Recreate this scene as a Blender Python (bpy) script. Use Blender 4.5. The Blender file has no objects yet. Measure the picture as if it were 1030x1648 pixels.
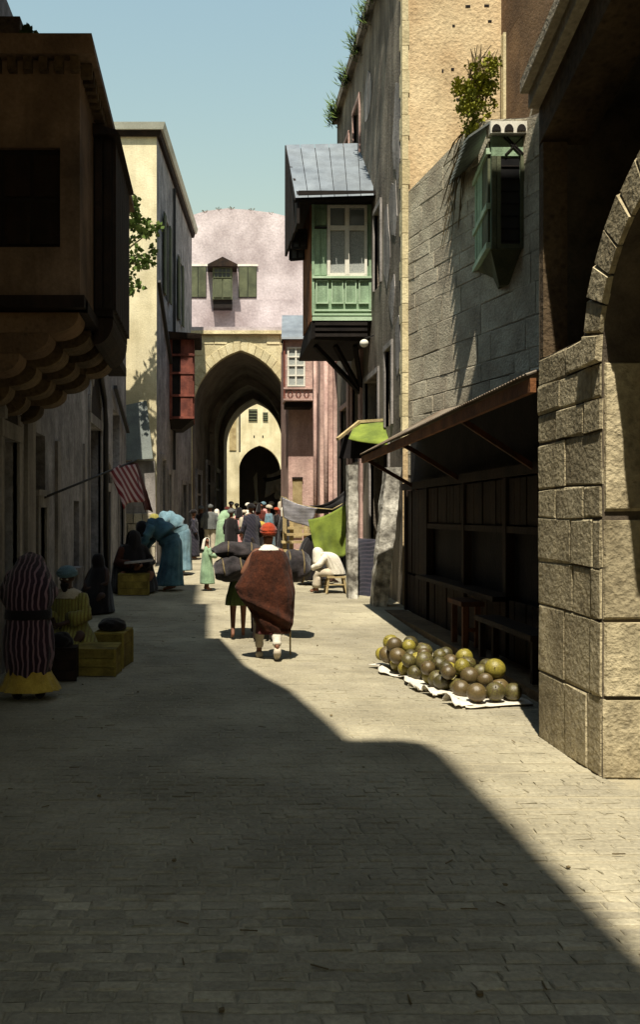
import bpy, bmesh, math, random
from mathutils import Vector, Matrix, Quaternion
from mathutils.noise import noise as pnoise

random.seed(7)
SC = bpy.context.scene
COL = SC.collection
R = math.radians

# ------------------------------------------------------------------ camera
CAM_H = 1.83
cam_d = bpy.data.cameras.new('camera')
cam = bpy.data.objects.new('camera', cam_d)
COL.objects.link(cam)
cam.location = (0, 0, CAM_H)
cam.rotation_euler = (R(90), 0, 0)
cam_d.sensor_fit = 'HORIZONTAL'
cam_d.sensor_width = 36.0
cam_d.lens = 1500 / 1030 * 36.0
cam_d.shift_x = (515 - 340) / 1030
cam_d.shift_y = 6 / 1030
cam_d.clip_end = 2000
SC.camera = cam

# ------------------------------------------------------------------ sky, sun, exposure
SUN = Vector((0.1, 0.5, -1.0))            # the way the light travels
world = bpy.data.worlds.new('World')
SC.world = world
world.use_nodes = True
wn = world.node_tree
bg = wn.nodes['Background']
sky = wn.nodes.new('ShaderNodeTexSky')
sky.sky_type = 'NISHITA'
sky.sun_disc = False
sky.sun_elevation = math.atan2(1.0, math.hypot(0.1, 0.5))
sky.sun_rotation = R(168.7)
sky.air_density = 3.5
sky.dust_density = 0.9
sky.ozone_density = 6.0
wn.links.new(sky.outputs[0], bg.inputs[0])
bg.inputs[1].default_value = 0.086
sun_d = bpy.data.lights.new('sun', 'SUN')
sun_d.energy = 4.9
sun_d.angle = R(0.5)
sun_d.color = (1.0, 0.925, 0.785)
sun = bpy.data.objects.new('sun', sun_d)
COL.objects.link(sun)
sun.rotation_euler = SUN.to_track_quat('-Z', 'Y').to_euler()
sun.location = (-6, -20, 40)
SC.view_settings.view_transform = 'Standard'
SC.view_settings.look = 'None'
SC.view_settings.exposure = 0.8
SC.view_settings.gamma = 1.0
SC.view_settings.use_curve_mapping = False


# ------------------------------------------------------------------ helpers
def lin(c):
    c = c / 255.0
    return c / 12.92 if c <= 0.04045 else ((c + 0.055) / 1.055) ** 2.4


def rgb(r, g, b):
    return (lin(r), lin(g), lin(b), 1.0)


def g(y):                                   # height of the street at distance y
    return 0.0 if y < 14 else 0.026 * (y - 14) if y < 60 else 1.196


def at(px, py, d):
    """a point of the place: seen along photo column px / row py and standing d metres down the street"""
    return Vector(((px - 340) / 1500 * d, d, CAM_H - (py - 830) / 1500 * d))


MATS = {}


def mat(name, col, col2=None, scale=3.0, rough=0.9, bump=0.25, bscale=30.0, rand=0.0, streak=0.0, fine=0.25,
        spec=0.2, sfreq=1.1, stripes=None, pits=0.0, patch=0.0, sheen=0.0, contrast=(0.35, 0.65)):
    """procedural surface: two tones in broad patches, fine grain, optional streaks, stripes and pits"""
    m = bpy.data.materials.new(name)
    m.use_nodes = True
    nt = m.node_tree
    N, L = nt.nodes, nt.links
    bs = N['Principled BSDF']
    bs.inputs['Roughness'].default_value = rough
    bs.inputs['Specular IOR Level'].default_value = spec
    if sheen:
        bs.inputs['Sheen Weight'].default_value = sheen
    tc = N.new('ShaderNodeTexCoord')
    oi = N.new('ShaderNodeObjectInfo')
    ml = N.new('ShaderNodeVectorMath'); ml.operation = 'SCALE'
    comb = N.new('ShaderNodeCombineXYZ')
    for i in range(3):
        L.new(oi.outputs['Random'], comb.inputs[i])
    L.new(comb.outputs[0], ml.inputs[0]); ml.inputs['Scale'].default_value = 37.0 if rand else 0.0
    ad = N.new('ShaderNodeVectorMath'); ad.operation = 'ADD'
    L.new(tc.outputs['Object'], ad.inputs[0]); L.new(ml.outputs[0], ad.inputs[1])
    vec = ad.outputs[0]

    def noise(sc, det, v=vec, rgh=0.6):
        n = N.new('ShaderNodeTexNoise'); n.inputs['Scale'].default_value = sc
        n.inputs['Detail'].default_value = det; n.inputs['Roughness'].default_value = rgh
        L.new(v, n.inputs['Vector']); return n.outputs['Fac']

    def ramp(fac, a, b, ca, cb):
        r = N.new('ShaderNodeValToRGB'); e = r.color_ramp.elements
        e[0].position, e[1].position = a, b; e[0].color, e[1].color = ca, cb
        L.new(fac, r.inputs[0]); return r.outputs[0]

    def mix(kind, fac, a, b):
        x = N.new('ShaderNodeMix'); x.data_type = 'RGBA'; x.blend_type = kind
        if isinstance(fac, float): x.inputs[0].default_value = fac
        else: L.new(fac, x.inputs[0])
        L.new(a, x.inputs[6])
        if isinstance(b, tuple): x.inputs[7].default_value = b
        else: L.new(b, x.inputs[7])
        return x.outputs[2]

    if col2 is None:
        col2 = tuple(c * 0.7 for c in col[:3]) + (1,)
    c = ramp(noise(scale, 6.0), contrast[0], contrast[1], col2, col)
    f = noise(bscale, 5.0)
    if fine:
        c = mix('MULTIPLY', fine, c, ramp(f, 0.3, 0.7, (0.25, 0.25, 0.25, 1), (1.4, 1.4, 1.4, 1)))
    if streak:
        mp = N.new('ShaderNodeMapping'); mp.inputs['Scale'].default_value = (sfreq, sfreq, 0.22)
        L.new(vec, mp.inputs[0])
        c = mix('MULTIPLY', streak, c, ramp(noise(2.0, 5.0, mp.outputs[0]), 0.38, 0.6, (0.25, 0.23, 0.2, 1), (1.15, 1.13, 1.1, 1)))
    if stripes:                              # (axis, waves per metre, second colour, width, wobble)
        ax, freq, scol, wid, wob = stripes
        w = N.new('ShaderNodeTexWave'); w.wave_type = 'BANDS'; w.bands_direction = ax
        w.inputs['Scale'].default_value = freq; w.inputs['Distortion'].default_value = wob
        w.inputs['Detail'].default_value = 2.0; w.inputs['Detail Scale'].default_value = 0.6
        L.new(vec, w.inputs['Vector'])
        sm = ramp(w.outputs['Fac'], max(0.0, 1 - wid - 0.12), 1 - wid + 0.05, (0, 0, 0, 1), (1, 1, 1, 1))
        c = mix('MIX', sm, c, scol)
    if rand:
        rr = N.new('ShaderNodeMapRange'); rr.inputs[3].default_value = 1 - rand; rr.inputs[4].default_value = 1 + rand
        L.new(oi.outputs['Random'], rr.inputs[0])
        cb = N.new('ShaderNodeCombineXYZ')
        for i in range(3):
            L.new(rr.outputs[0], cb.inputs[i])
        c = mix('MULTIPLY', 1.0, c, cb.outputs[0])
    if patch:                                # dirt and wear in broad uneven patches, running on across the pieces
        pn = ramp(noise(patch, 7.0, tc.outputs['Object'], 0.65), 0.36, 0.62, (0.74, 0.73, 0.7, 1), (1.1, 1.1, 1.1, 1))
        c = mix('MULTIPLY', 0.85, c, pn)
    h = f
    if pits:
        v = N.new('ShaderNodeTexVoronoi'); v.inputs['Scale'].default_value = bscale * 0.5
        L.new(vec, v.inputs['Vector'])
        pr = ramp(v.outputs['Distance'], 0.05, 0.35, (1 - pits, 1 - pits, 1 - pits, 1), (1, 1, 1, 1))
        c = mix('MULTIPLY', 0.8, c, pr)
    L.new(c, bs.inputs['Base Color'])
    if bump:
        b = N.new('ShaderNodeBump'); b.inputs['Strength'].default_value = bump
        b.inputs['Distance'].default_value = 0.03
        b2 = noise(bscale * 0.25, 4.0)
        a = N.new('ShaderNodeMath'); a.operation = 'ADD'
        L.new(h, a.inputs[0]); L.new(b2, a.inputs[1])
        L.new(a.outputs[0], b.inputs['Height']); L.new(b.outputs[0], bs.inputs['Normal'])
    MATS[name] = m
    return m


ORG = {}


class MB:
    """collects shapes in world metres; build() links them as one mesh object"""

    def __init__(s, M=None):
        s.v, s.f, s.M = [], [], M

    def add(s, vs, fs):
        o = len(s.v)
        s.v += [(s.M @ Vector(p)) if s.M is not None else Vector(p) for p in vs]
        s.f += [tuple(i + o for i in f) for f in fs]
        return s

    def box(s, x0, x1, y0, y1, z0, z1):
        return s.add([(x0, y0, z0), (x1, y0, z0), (x1, y1, z0), (x0, y1, z0), (x0, y0, z1), (x1, y0, z1), (x1, y1, z1), (x0, y1, z1)],
                     [(0, 3, 2, 1), (4, 5, 6, 7), (0, 1, 5, 4), (1, 2, 6, 5), (2, 3, 7, 6), (3, 0, 4, 7)])

    def hexa(s, p):
        """eight corners: bottom ring then top ring, both counter-clockwise from above"""
        return s.add(p, [(0, 3, 2, 1), (4, 5, 6, 7), (0, 1, 5, 4), (1, 2, 6, 5), (2, 3, 7, 6), (3, 0, 4, 7)])

    def prism(s, pts, z0, z1):
        n = len(pts)
        zt = z1 if isinstance(z1, (list, tuple)) else [z1] * n
        v = [(p[0], p[1], z0) for p in pts] + [(p[0], p[1], zt[i]) for i, p in enumerate(pts)]
        f = [tuple(range(n - 1, -1, -1)), tuple(range(n, 2 * n))] + [(i, (i + 1) % n, n + (i + 1) % n, n + i) for i in range(n)]
        return s.add(v, f)

    def extrude(s, poly, vec):
        """a flat polygon of 3-D points pushed along vec"""
        n = len(poly); vec = Vector(vec)
        v = [Vector(p) for p in poly] + [Vector(p) + vec for p in poly]
        f = [tuple(range(n - 1, -1, -1)), tuple(range(n, 2 * n))] + [(i, (i + 1) % n, n + (i + 1) % n, n + i) for i in range(n)]
        return s.add(v, f)

    def bar(s, a, b, w, h=None, up=(0, 0, 1)):
        a, b = Vector(a), Vector(b); h = h or w
        d = (b - a).normalized(); u = Vector(up)
        if abs(d.dot(u)) > 0.98: u = Vector((1, 0, 0))
        x = d.cross(u).normalized(); z = x.cross(d).normalized()
        p = []
        for e in (a, b):
            for i, j in ((-1, -1), (1, -1), (1, 1), (-1, 1)):
                p.append(e + x * (w / 2 * i) + z * (h / 2 * j))
        return s.add(p, [(0, 1, 2, 3), (7, 6, 5, 4), (0, 4, 5, 1), (1, 5, 6, 2), (2, 6, 7, 3), (3, 7, 4, 0)])

    def tube(s, path, r, n=8, cap=True):
        path = [Vector(p) for p in path]
        rs = r if isinstance(r, (list, tuple)) else [r] * len(path)
        rings = []
        for i, p in enumerate(path):
            d = (path[min(i + 1, len(path) - 1)] - path[max(i - 1, 0)]).normalized()
            u = Vector((0, 0, 1)) if abs(d.z) < 0.9 else Vector((1, 0, 0))
            x = d.cross(u).normalized(); y = d.cross(x).normalized()
            rings.append([p + (x * math.cos(2 * math.pi * k / n) + y * math.sin(2 * math.pi * k / n)) * rs[i] for k in range(n)])
        return s.loft(rings, cap)

    def loft(s, rings, cap=True, closed=True):
        n = len(rings[0]); v = [p for r_ in rings for p in r_]; f = []
        for i in range(len(rings) - 1):
            for k in range(n if closed else n - 1):
                k2 = (k + 1) % n
                f.append((i * n + k, i * n + k2, (i + 1) * n + k2, (i + 1) * n + k))
        if cap and closed:
            f.append(tuple(range(n - 1, -1, -1)))
            o = (len(rings) - 1) * n
            f.append(tuple(o + k for k in range(n)))
        return s.add(v, f)

    def grid(s, fn, nu, nv):
        v = [fn(i / nu, j / nv) for j in range(nv + 1) for i in range(nu + 1)]
        f = [(j * (nu + 1) + i, j * (nu + 1) + i + 1, (j + 1) * (nu + 1) + i + 1, (j + 1) * (nu + 1) + i) for j in range(nv) for i in range(nu)]
        return s.add(v, f)

    def build(s, name, m, parent=None, smooth=False, origin=None):
        if parent is not None:
            o = ORG[parent.name]
        elif origin is not None:
            o = Vector(origin)
        else:
            xs = [p.x for p in s.v]; ys = [p.y for p in s.v]; zs = [p.z for p in s.v]
            o = Vector(((min(xs) + max(xs)) / 2, (min(ys) + max(ys)) / 2, min(zs)))
        me = bpy.data.meshes.new(name)
        me.from_pydata([p - o for p in s.v], [], s.f)
        me.update()
        bm = bmesh.new(); bm.from_mesh(me)
        bmesh.ops.recalc_face_normals(bm, faces=bm.faces[:])
        bm.to_mesh(me); bm.free()
        if m: me.materials.append(MATS[m])
        if smooth:
            for p in me.polygons: p.use_smooth = True
        ob = bpy.data.objects.new(name, me)
        COL.objects.link(ob)
        if parent is not None: ob.parent = parent
        else: ob.location = o
        ORG[ob.name] = o
        return ob


def tag(o, label, cat, group=None, kind=None):
    if label: o['label'] = label
    if cat: o['category'] = cat
    if group: o['group'] = group
    if kind: o['kind'] = kind
    return o


def thing(name, label, cat, loc, group=None):
    o = bpy.data.objects.new(name, None)
    o.empty_display_size = 0.2
    COL.objects.link(o)
    o.location = loc
    ORG[o.name] = Vector(loc)
    return tag(o, label, cat, group)


def box(name, m, parent, *a, smooth=False):
    return MB().box(*a).build(name, m, parent, smooth)


class Frame:
    """a wall plane: u along it, v up, n out of it"""

    def __init__(s, o, u, n=None):
        s.o = Vector(o); s.u = Vector(u).normalized(); s.v = Vector((0, 0, 1))
        s.n = Vector(n).normalized() if n is not None else s.u.cross(s.v).normalized()

    def p(s, u, v, n=0.0):
        return s.o + s.u * u + s.v * v + s.n * n

    def box(s, mb, u0, u1, v0, v1, n0, n1):
        P = s.p
        return mb.hexa([P(u0, v0, n1), P(u1, v0, n1), P(u1, v0, n0), P(u0, v0, n0), P(u0, v1, n1), P(u1, v1, n1), P(u1, v1, n0), P(u0, v1, n0)])

    def part(s, name, m, parent, *a):
        return s.box(MB(), *a).build(name, m, parent)


def panel(fr, u0, u1, v0, v1, holes, t, mb=None):
    """a wall face with rectangular openings and their reveals (u0,u1,v0,v1 each)"""
    mb = mb or MB()
    us = sorted({u0, u1} | {h[0] for h in holes} | {h[1] for h in holes})
    vs = sorted({v0, v1} | {h[2] for h in holes} | {h[3] for h in holes})
    for i in range(len(us) - 1):
        for j in range(len(vs) - 1):
            cu, cv = (us[i] + us[i + 1]) / 2, (vs[j] + vs[j + 1]) / 2
            if any(h[0] < cu < h[1] and h[2] < cv < h[3] for h in holes): continue
            mb.add([fr.p(us[i], vs[j]), fr.p(us[i + 1], vs[j]), fr.p(us[i + 1], vs[j + 1]), fr.p(us[i], vs[j + 1])], [(0, 1, 2, 3)])
    for a, b, c, d in holes:
        q = [(a, c), (b, c), (b, d), (a, d)]
        for k in range(4):
            p0, p1 = q[k], q[(k + 1) % 4]
            mb.add([fr.p(*p0), fr.p(*p1), fr.p(*p1, -t), fr.p(*p0, -t)], [(0, 1, 2, 3)])
    return mb


def arch_pts(c, h, spring, rise, n=10):
    """pointed arch outline from the left springing over the crown to the right, (u,v)"""
    r = (h * h + rise * rise) / (2 * h) if rise > h else None
    pts = []
    if r is None:
        for k in range(2 * n + 1):
            t = math.pi - math.pi * k / (2 * n)
            pts.append((c + h * math.cos(t), spring + rise * math.sin(t)))
        return pts
    a1 = math.atan2(rise, r - h)            # angle at the crown measured at the arc centre
    left = []
    for k in range(n + 1):
        t = a1 * k / n
        left.append((c - h + r - r * math.cos(t), spring + r * math.sin(t)))
    return left + [(2 * c - u, v) for u, v in left[-2::-1]]


def arch_wall(fr, u0, u1, v0, top, arch, t, mb=None):
    """wall face with an arched opening down to v0, and the soffit t deep; top(u) gives its upper edge"""
    mb = mb or MB()
    a, b = arch[0][0], arch[-1][0]
    P = fr.p
    for p, q in ((u0, a), (b, u1)):
        if q > p:
            mb.add([P(p, v0), P(q, v0), P(q, top(q)), P(p, top(p))], [(0, 1, 2, 3)])
    for i in range(len(arch) - 1):
        (ua, va), (ub, vb) = arch[i], arch[i + 1]
        mb.add([P(ua, va), P(ub, vb), P(ub, top(ub)), P(ua, top(ua))], [(0, 1, 2, 3)])
        mb.add([P(ua, va), P(ub, vb), P(ub, vb, -t), P(ua, va, -t)], [(0, 1, 2, 3)])
    for u, v in (arch[0], arch[-1]):
        mb.add([P(u, v0), P(u, v), P(u, v, -t), P(u, v0, -t)], [(0, 1, 2, 3)])
    return mb


def clip(poly, a, b, c):
    """keep the side of a convex (u,v) polygon where a*u+b*v<=c"""
    out = []
    for i in range(len(poly)):
        p, q = poly[i], poly[(i + 1) % len(poly)]
        dp, dq = a * p[0] + b * p[1] - c, a * q[0] + b * q[1] - c
        if dp <= 0: out.append(p)
        if dp * dq < 0:
            t = dp / (dp - dq)
            out.append((p[0] + (q[0] - p[0]) * t, p[1] + (q[1] - p[1]) * t))
    return out


def stone(fr, poly, depth, m, parent, name='stone', gap=0.012, jit=0.008, mb=None, cham=0.012):
    """one dressed stone: a convex outline with a chamfered, slightly uneven face"""
    cu = sum(p[0] for p in poly) / len(poly); cv = sum(p[1] for p in poly) / len(poly)
    w = max(p[0] for p in poly) - min(p[0] for p in poly); h = max(p[1] for p in poly) - min(p[1] for p in poly)
    if w < 0.05 or h < 0.05: return None
    j = lambda: random.uniform(-jit, jit)

    def ring(d, n, e):
        su, sv = max(0.2, 1 - 2 * d / w), max(0.2, 1 - 2 * d / h)
        return [fr.p(cu + (p[0] - cu) * su + e * j(), cv + (p[1] - cv) * sv + e * j(), n) for p in poly]
    dd = depth + random.uniform(-0.35, 0.5) * depth
    ch = min(cham, 0.2 * min(w, h))
    own = mb is None
    mb = mb or MB()
    mb.loft([ring(gap * 0.5, -0.03, 0), ring(gap * 0.5, dd * 0.3, 1), ring(gap * 0.5 + ch, dd, 1)])
    if own:
        return mb.build(name, m, parent)


def courses(fr, u0, u1, vs, wmin, wmax, depth, m, parent, skip=None, cut=None, name='stone', gap=0.012, jit=0.008, mb=None):
    """coursed masonry: one object per stone"""
    for j in range(len(vs) - 1):
        u = u0
        first = True
        while u < u1 - 0.03:
            w = random.uniform(wmin, wmax) * (random.uniform(0.4, 1.0) if first else 1)
            e = u + w
            if u1 - e < wmin * 0.45: e = u1
            first = False
            poly = [(u, vs[j]), (e, vs[j]), (e, vs[j + 1]), (u, vs[j + 1])]
            if cut:
                for c in cut:
                    poly = clip(poly, *c)
                    if len(poly) < 3: break
            if len(poly) >= 3 and not (skip and skip(u, e, vs[j], vs[j + 1])):
                stone(fr, poly, depth, m, parent, name, gap, jit, mb)
            u = e


# ------------------------------------------------------------------ materials
mat('paving', rgb(166, 158, 134), rgb(140, 133, 114), 1.0, 0.92, 0.35, 40, rand=0.16, fine=0.3, patch=0.9)
mat('dust', rgb(162, 153, 128), rgb(140, 132, 110), 0.7, 0.97, 0.25, 60, fine=0.3)
mat('ground', rgb(120, 110, 88), rgb(95, 88, 70), 0.3)
mat('brown_plaster', rgb(136, 114, 94), rgb(92, 76, 62), 1.4, 0.95, 0.4, 25, streak=0.5)
mat('grey_plaster', rgb(168, 164, 164), rgb(112, 110, 112), 1.6, 0.95, 0.6, 11, streak=0.4, contrast=(0.3, 0.7), pits=0.2, fine=0.4)
mat('pale_plaster', rgb(158, 152, 148), rgb(120, 116, 112), 1.2, 0.95, 0.3, 20, streak=0.5)
mat('cream_plaster', rgb(221, 211, 178), rgb(204, 192, 156), 0.6, 0.95, 0.25, 24, streak=0.22, fine=0.2, patch=0.3)
mat('cream_trim', rgb(205, 205, 190), rgb(180, 180, 165), 1.0, 0.9, 0.1)
mat('grey_stone', rgb(186, 178, 156), rgb(148, 138, 120), 1.5, 0.95, 0.5, 28, rand=0.09, patch=0.8, pits=0.3, fine=0.35)
mat('tan_stone', rgb(194, 182, 150), rgb(154, 142, 114), 1.6, 0.95, 0.6, 22, rand=0.15, pits=0.5, fine=0.4, streak=0.35, patch=1.6)
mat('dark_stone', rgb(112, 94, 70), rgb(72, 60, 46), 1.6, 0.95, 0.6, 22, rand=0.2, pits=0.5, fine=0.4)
mat('pink_stone', rgb(212, 192, 154), rgb(188, 162, 124), 0.9, 0.95, 0.6, 14, patch=0.5, rand=0.08, pits=0.25, fine=0.3)
mat('brown_stone', rgb(130, 104, 78), rgb(96, 76, 58), 1.0, 0.95, 0.5, 24, rand=0.1, pits=0.4)
mat('mortar', rgb(100, 90, 74), rgb(74, 66, 56), 4, 0.98, 0.3, 50)
mat('yellow_stone', rgb(214, 202, 164), rgb(184, 170, 132), 0.8, 0.95, 0.4, 20, patch=0.7, rand=0.1, fine=0.35)
mat('grey_weathered', rgb(140, 132, 118), rgb(100, 92, 82), 0.7, 0.95, 0.5, 20, streak=0.6, pits=0.2, fine=0.35)
mat('lavender', rgb(196, 185, 186), rgb(162, 149, 152), 0.35, 0.95, 0.4, 10, patch=0.35, fine=0.25, pits=0.12)
mat('rose_plaster', rgb(202, 172, 160), rgb(164, 134, 126), 1.2, 0.95, 0.4, 14, streak=0.35, pits=0.15)
mat('whitewash', rgb(204, 200, 188), rgb(92, 88, 82), 3.0, 0.95, 0.5, 14, patch=3.0, fine=0.4)
mat('interior_black', rgb(38, 34, 32), rgb(26, 24, 24), 1.5, 0.98, 0.3, 20)  # near-black colour standing in for the shade inside rooms and holes
mat('vault', rgb(128, 120, 112), rgb(88, 82, 76), 1.2, 0.95, 0.5, 14)
mat('dark_wood', rgb(46, 33, 23), rgb(28, 21, 16), 3, 0.85, 0.3, 40, stripes=None, streak=0.4, sfreq=4.0, rand=0.15)
mat('black_wood', rgb(34, 28, 24), rgb(22, 18, 16), 3, 0.85, 0.3, 40, rand=0.2)
mat('brown_wood', rgb(84, 52, 30), rgb(54, 34, 22), 3, 0.85, 0.35, 40, streak=0.5, sfreq=4.0, rand=0.2)
mat('red_wood', rgb(136, 78, 64), rgb(96, 54, 46), 3, 0.85, 0.3, 40, streak=0.3, sfreq=4.0, rand=0.1)
mat('pale_wood', rgb(178, 160, 118), rgb(142, 124, 88), 3, 0.85, 0.3, 40, rand=0.12)
mat('crate_wood', rgb(148, 132, 62), rgb(108, 94, 44), 4, 0.85, 0.35, 36, streak=0.3, sfreq=4.0, rand=0.18)
mat('green_paint', rgb(150, 176, 144), rgb(122, 146, 118), 2.5, 0.75, 0.2, 40, streak=0.35, sfreq=3.0, rand=0.08, spec=0.25, fine=0.3)
mat('green_paint_pale', rgb(176, 198, 168), rgb(152, 174, 144), 1.5, 0.7, 0.12, 40)
mat('olive_paint', rgb(92, 96, 72), rgb(70, 74, 56), 2, 0.8, 0.2, 40, rand=0.1)
mat('white_paint', rgb(226, 222, 208), rgb(200, 196, 182), 2, 0.8, 0.1, 40)
mat('orange_wood', rgb(128, 84, 50), rgb(92, 58, 36), 2, 0.85, 0.3, 30, streak=0.4)
mat('zinc', rgb(120, 128, 134), rgb(98, 106, 114), 1.0, 0.6, 0.1, 30, spec=0.4, streak=0.3)
mat('rust_sheet', rgb(120, 110, 96), rgb(88, 72, 56), 2.0, 0.8, 0.2, 30)
mat('tin_grey', rgb(112, 118, 112), rgb(90, 94, 92), 1.2, 0.8, 0.2, 30)
mat('iron', rgb(40, 38, 36), rgb(30, 28, 27), 4, 0.7, 0.1, 30, spec=0.4)
mat('glass', rgb(120, 128, 128), rgb(96, 104, 106), 1.5, 0.12, 0.0, 30, spec=0.6, fine=0.0)
mat('lace', rgb(184, 186, 178), rgb(120, 126, 124), 60, 0.9, 0.0, 90, fine=0.5)
mat('dark_pane', rgb(30, 30, 30), rgb(18, 18, 20), 3, 0.3, 0.0, 30, spec=0.5)
mat('leaf', rgb(96, 112, 56), rgb(72, 92, 34), 6, 0.7, 0.0, 20, fine=0.0, rand=0.0)
mat('leaf_yellow', rgb(150, 148, 48), rgb(92, 100, 34), 5, 0.75, 0.0, 20, fine=0.0)
mat('dry_stem', rgb(120, 104, 72), rgb(84, 74, 54), 6, 0.9, 0.1, 40)
mat('skin', rgb(120, 80, 58), rgb(98, 64, 46), 6, 0.65, 0.1, 60, spec=0.35, fine=0.1)
mat('skin_dark', rgb(66, 44, 34), rgb(50, 34, 28), 6, 0.65, 0.1, 60, spec=0.35, fine=0.1)
mat('skin_pale', rgb(178, 138, 106), rgb(150, 112, 86), 6, 0.65, 0.1, 60, spec=0.35, fine=0.1)


def cloth(name, c, c2=None, **k):
    if c2 is None: c2 = tuple(x * 0.72 for x in c[:3]) + (1,)
    d = dict(scale=4, rough=0.95, bump=0.3, bscale=70, fine=0.3, sheen=0.15, spec=0.1)
    d.update(k)
    return mat(name, c, c2, **d)


cloth('cloth_brown', rgb(74, 40, 26), rgb(44, 25, 17), bscale=45, scale=6, fine=0.6, sheen=0.05)
cloth('cloth_maroon', rgb(92, 42, 38), rgb(66, 30, 28))
cloth('cloth_white', rgb(222, 214, 196))
cloth('cloth_offwhite', rgb(190, 178, 156))
cloth('cloth_orange', rgb(176, 72, 40), rgb(132, 48, 28))
cloth('cloth_green', rgb(104, 118, 66), rgb(78, 90, 48))
cloth('cloth_palegreen', rgb(146, 172, 138), rgb(112, 138, 108))
cloth('cloth_hang_green', rgb(126, 140, 56), rgb(92, 106, 44), scale=2.5)
cloth('cloth_grey_stripe', rgb(178, 172, 176), rgb(150, 146, 150), stripes=('Z', 9, rgb(92, 88, 96), 0.25, 1.0))
cloth('cloth_black', rgb(30, 26, 26), rgb(20, 18, 19))
cloth('cloth_darkred', rgb(92, 42, 32), rgb(60, 28, 24))
cloth('cloth_purple', rgb(54, 36, 46), rgb(38, 26, 34), stripes=('X', 6.0, rgb(120, 94, 100), 0.2, 7.0))
cloth('cloth_yellow', rgb(196, 168, 74), rgb(158, 132, 56))
cloth('cloth_olive', rgb(150, 144, 74), rgb(112, 108, 54), stripes=('X', 8.0, rgb(106, 96, 50), 0.3, 1.5))
cloth('cloth_blue', rgb(70, 106, 122), rgb(38, 62, 76), scale=2.5)
cloth('cloth_paleblue', rgb(112, 140, 150), rgb(76, 102, 114))
cloth('cloth_grey', rgb(106, 108, 106), rgb(80, 82, 80))
cloth('cloth_check', rgb(196, 96, 92), rgb(170, 70, 70), stripes=('X', 10.0, rgb(226, 186, 180), 0.4, 3.0))
cloth('cloth_flag', rgb(204, 178, 172), rgb(176, 148, 146), stripes=('DIAGONAL', 2.6, rgb(120, 40, 44), 0.5, 0.3))
cloth('cloth_rug', rgb(44, 44, 54), rgb(28, 28, 36), stripes=('DIAGONAL', 5.0, rgb(54, 50, 58), 0.25, 2.0))
cloth('cloth_sack', rgb(58, 52, 52), rgb(26, 24, 25), scale=7)
mat('fur', rgb(70, 62, 56), rgb(46, 40, 36), 5, 0.95, 0.4, 90)
mat('melon', rgb(104, 104, 50), rgb(54, 54, 28), 5, 0.42, 0.15, 24, rand=0.35, spec=0.5, stripes=('X', 7, rgb(62, 36, 26), 0.35, 2.5), fine=0.1)
mat('melon_purple', rgb(84, 58, 46), rgb(52, 32, 28), 6, 0.4, 0.15, 24, rand=0.25, spec=0.55, stripes=('X', 6, rgb(104, 98, 46), 0.25, 2.5), fine=0.1)
mat('melon_yellow', rgb(164, 150, 56), rgb(114, 100, 40), 6, 0.42, 0.15, 24, rand=0.25, spec=0.5, stripes=('X', 5, rgb(96, 92, 36), 0.22, 2.5), fine=0.1)

# ================================================================== THE SETTING: ground and street
b = MB(); b.add([(-400, -200, -0.35), (400, -200, -0.35), (400, 900, -0.35), (-400, 900, -0.35)], [(0, 1, 2, 3)])
tag(b.build('ground', 'ground', origin=(0, 0, -0.35)), None, None, kind='structure')

b = MB()
ys = [-10, -4, 0, 2, 4, 6, 8, 10, 12, 14, 18, 22, 26, 30, 35, 40, 45, 50, 55, 60, 72, 90]
b.grid(lambda i, j: Vector((-6 + 16 * i, ys[round(j * (len(ys) - 1))], g(ys[round(j * (len(ys) - 1))]))), 8, len(ys) - 1)
street = tag(b.build('street', 'dust', origin=(0, 0, 0)), None, None, kind='structure')

# paving: rows of long narrow setts laid across the street; the near ones one by one
fg = Frame((0, 0, 0), (1, 0, 0))


class Flat:                                  # a frame lying on the street: u = x, v = y, n up
    def p(s, u, v, n=0.0): return Vector((u, v, g(v) + n))


flat = Flat()
far_paving = MB()
y = 2.9
nst = 0
while y < 30:
    dy = random.uniform(0.07, 0.1) * (1 if y < 11 else 1.6)
    x = -2.45 + random.uniform(-0.3, 0)
    skew = random.uniform(-0.012, 0.012)
    while x < (2.74 if y < 7.7 else 3.5):
        w = random.uniform(0.08, 0.21) * (1 if y < 11 else 1.7)
        poly = [(x, y + skew * x), (x + w, y + skew * (x + w)), (x + w, y + dy + skew * (x + w)), (x, y + dy + skew * x)]
        seen = -0.24 * y - 0.1 < x + w and x < 0.47 * y + 0.1
        if seen:
            near = nst < 300 and y > 3.25
            stone(flat, poly, 0.008 if y < 6.5 else 0.005, 'paving', street if near else None, 'paving_stone', 0.009 if y < 6.5 else 0.006, 0.009, None if near else far_paving)
            nst += near
        x += w
    y += dy
fp = far_paving.build('paving', 'paving', street)
fp['kind'] = 'stuff'

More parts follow.
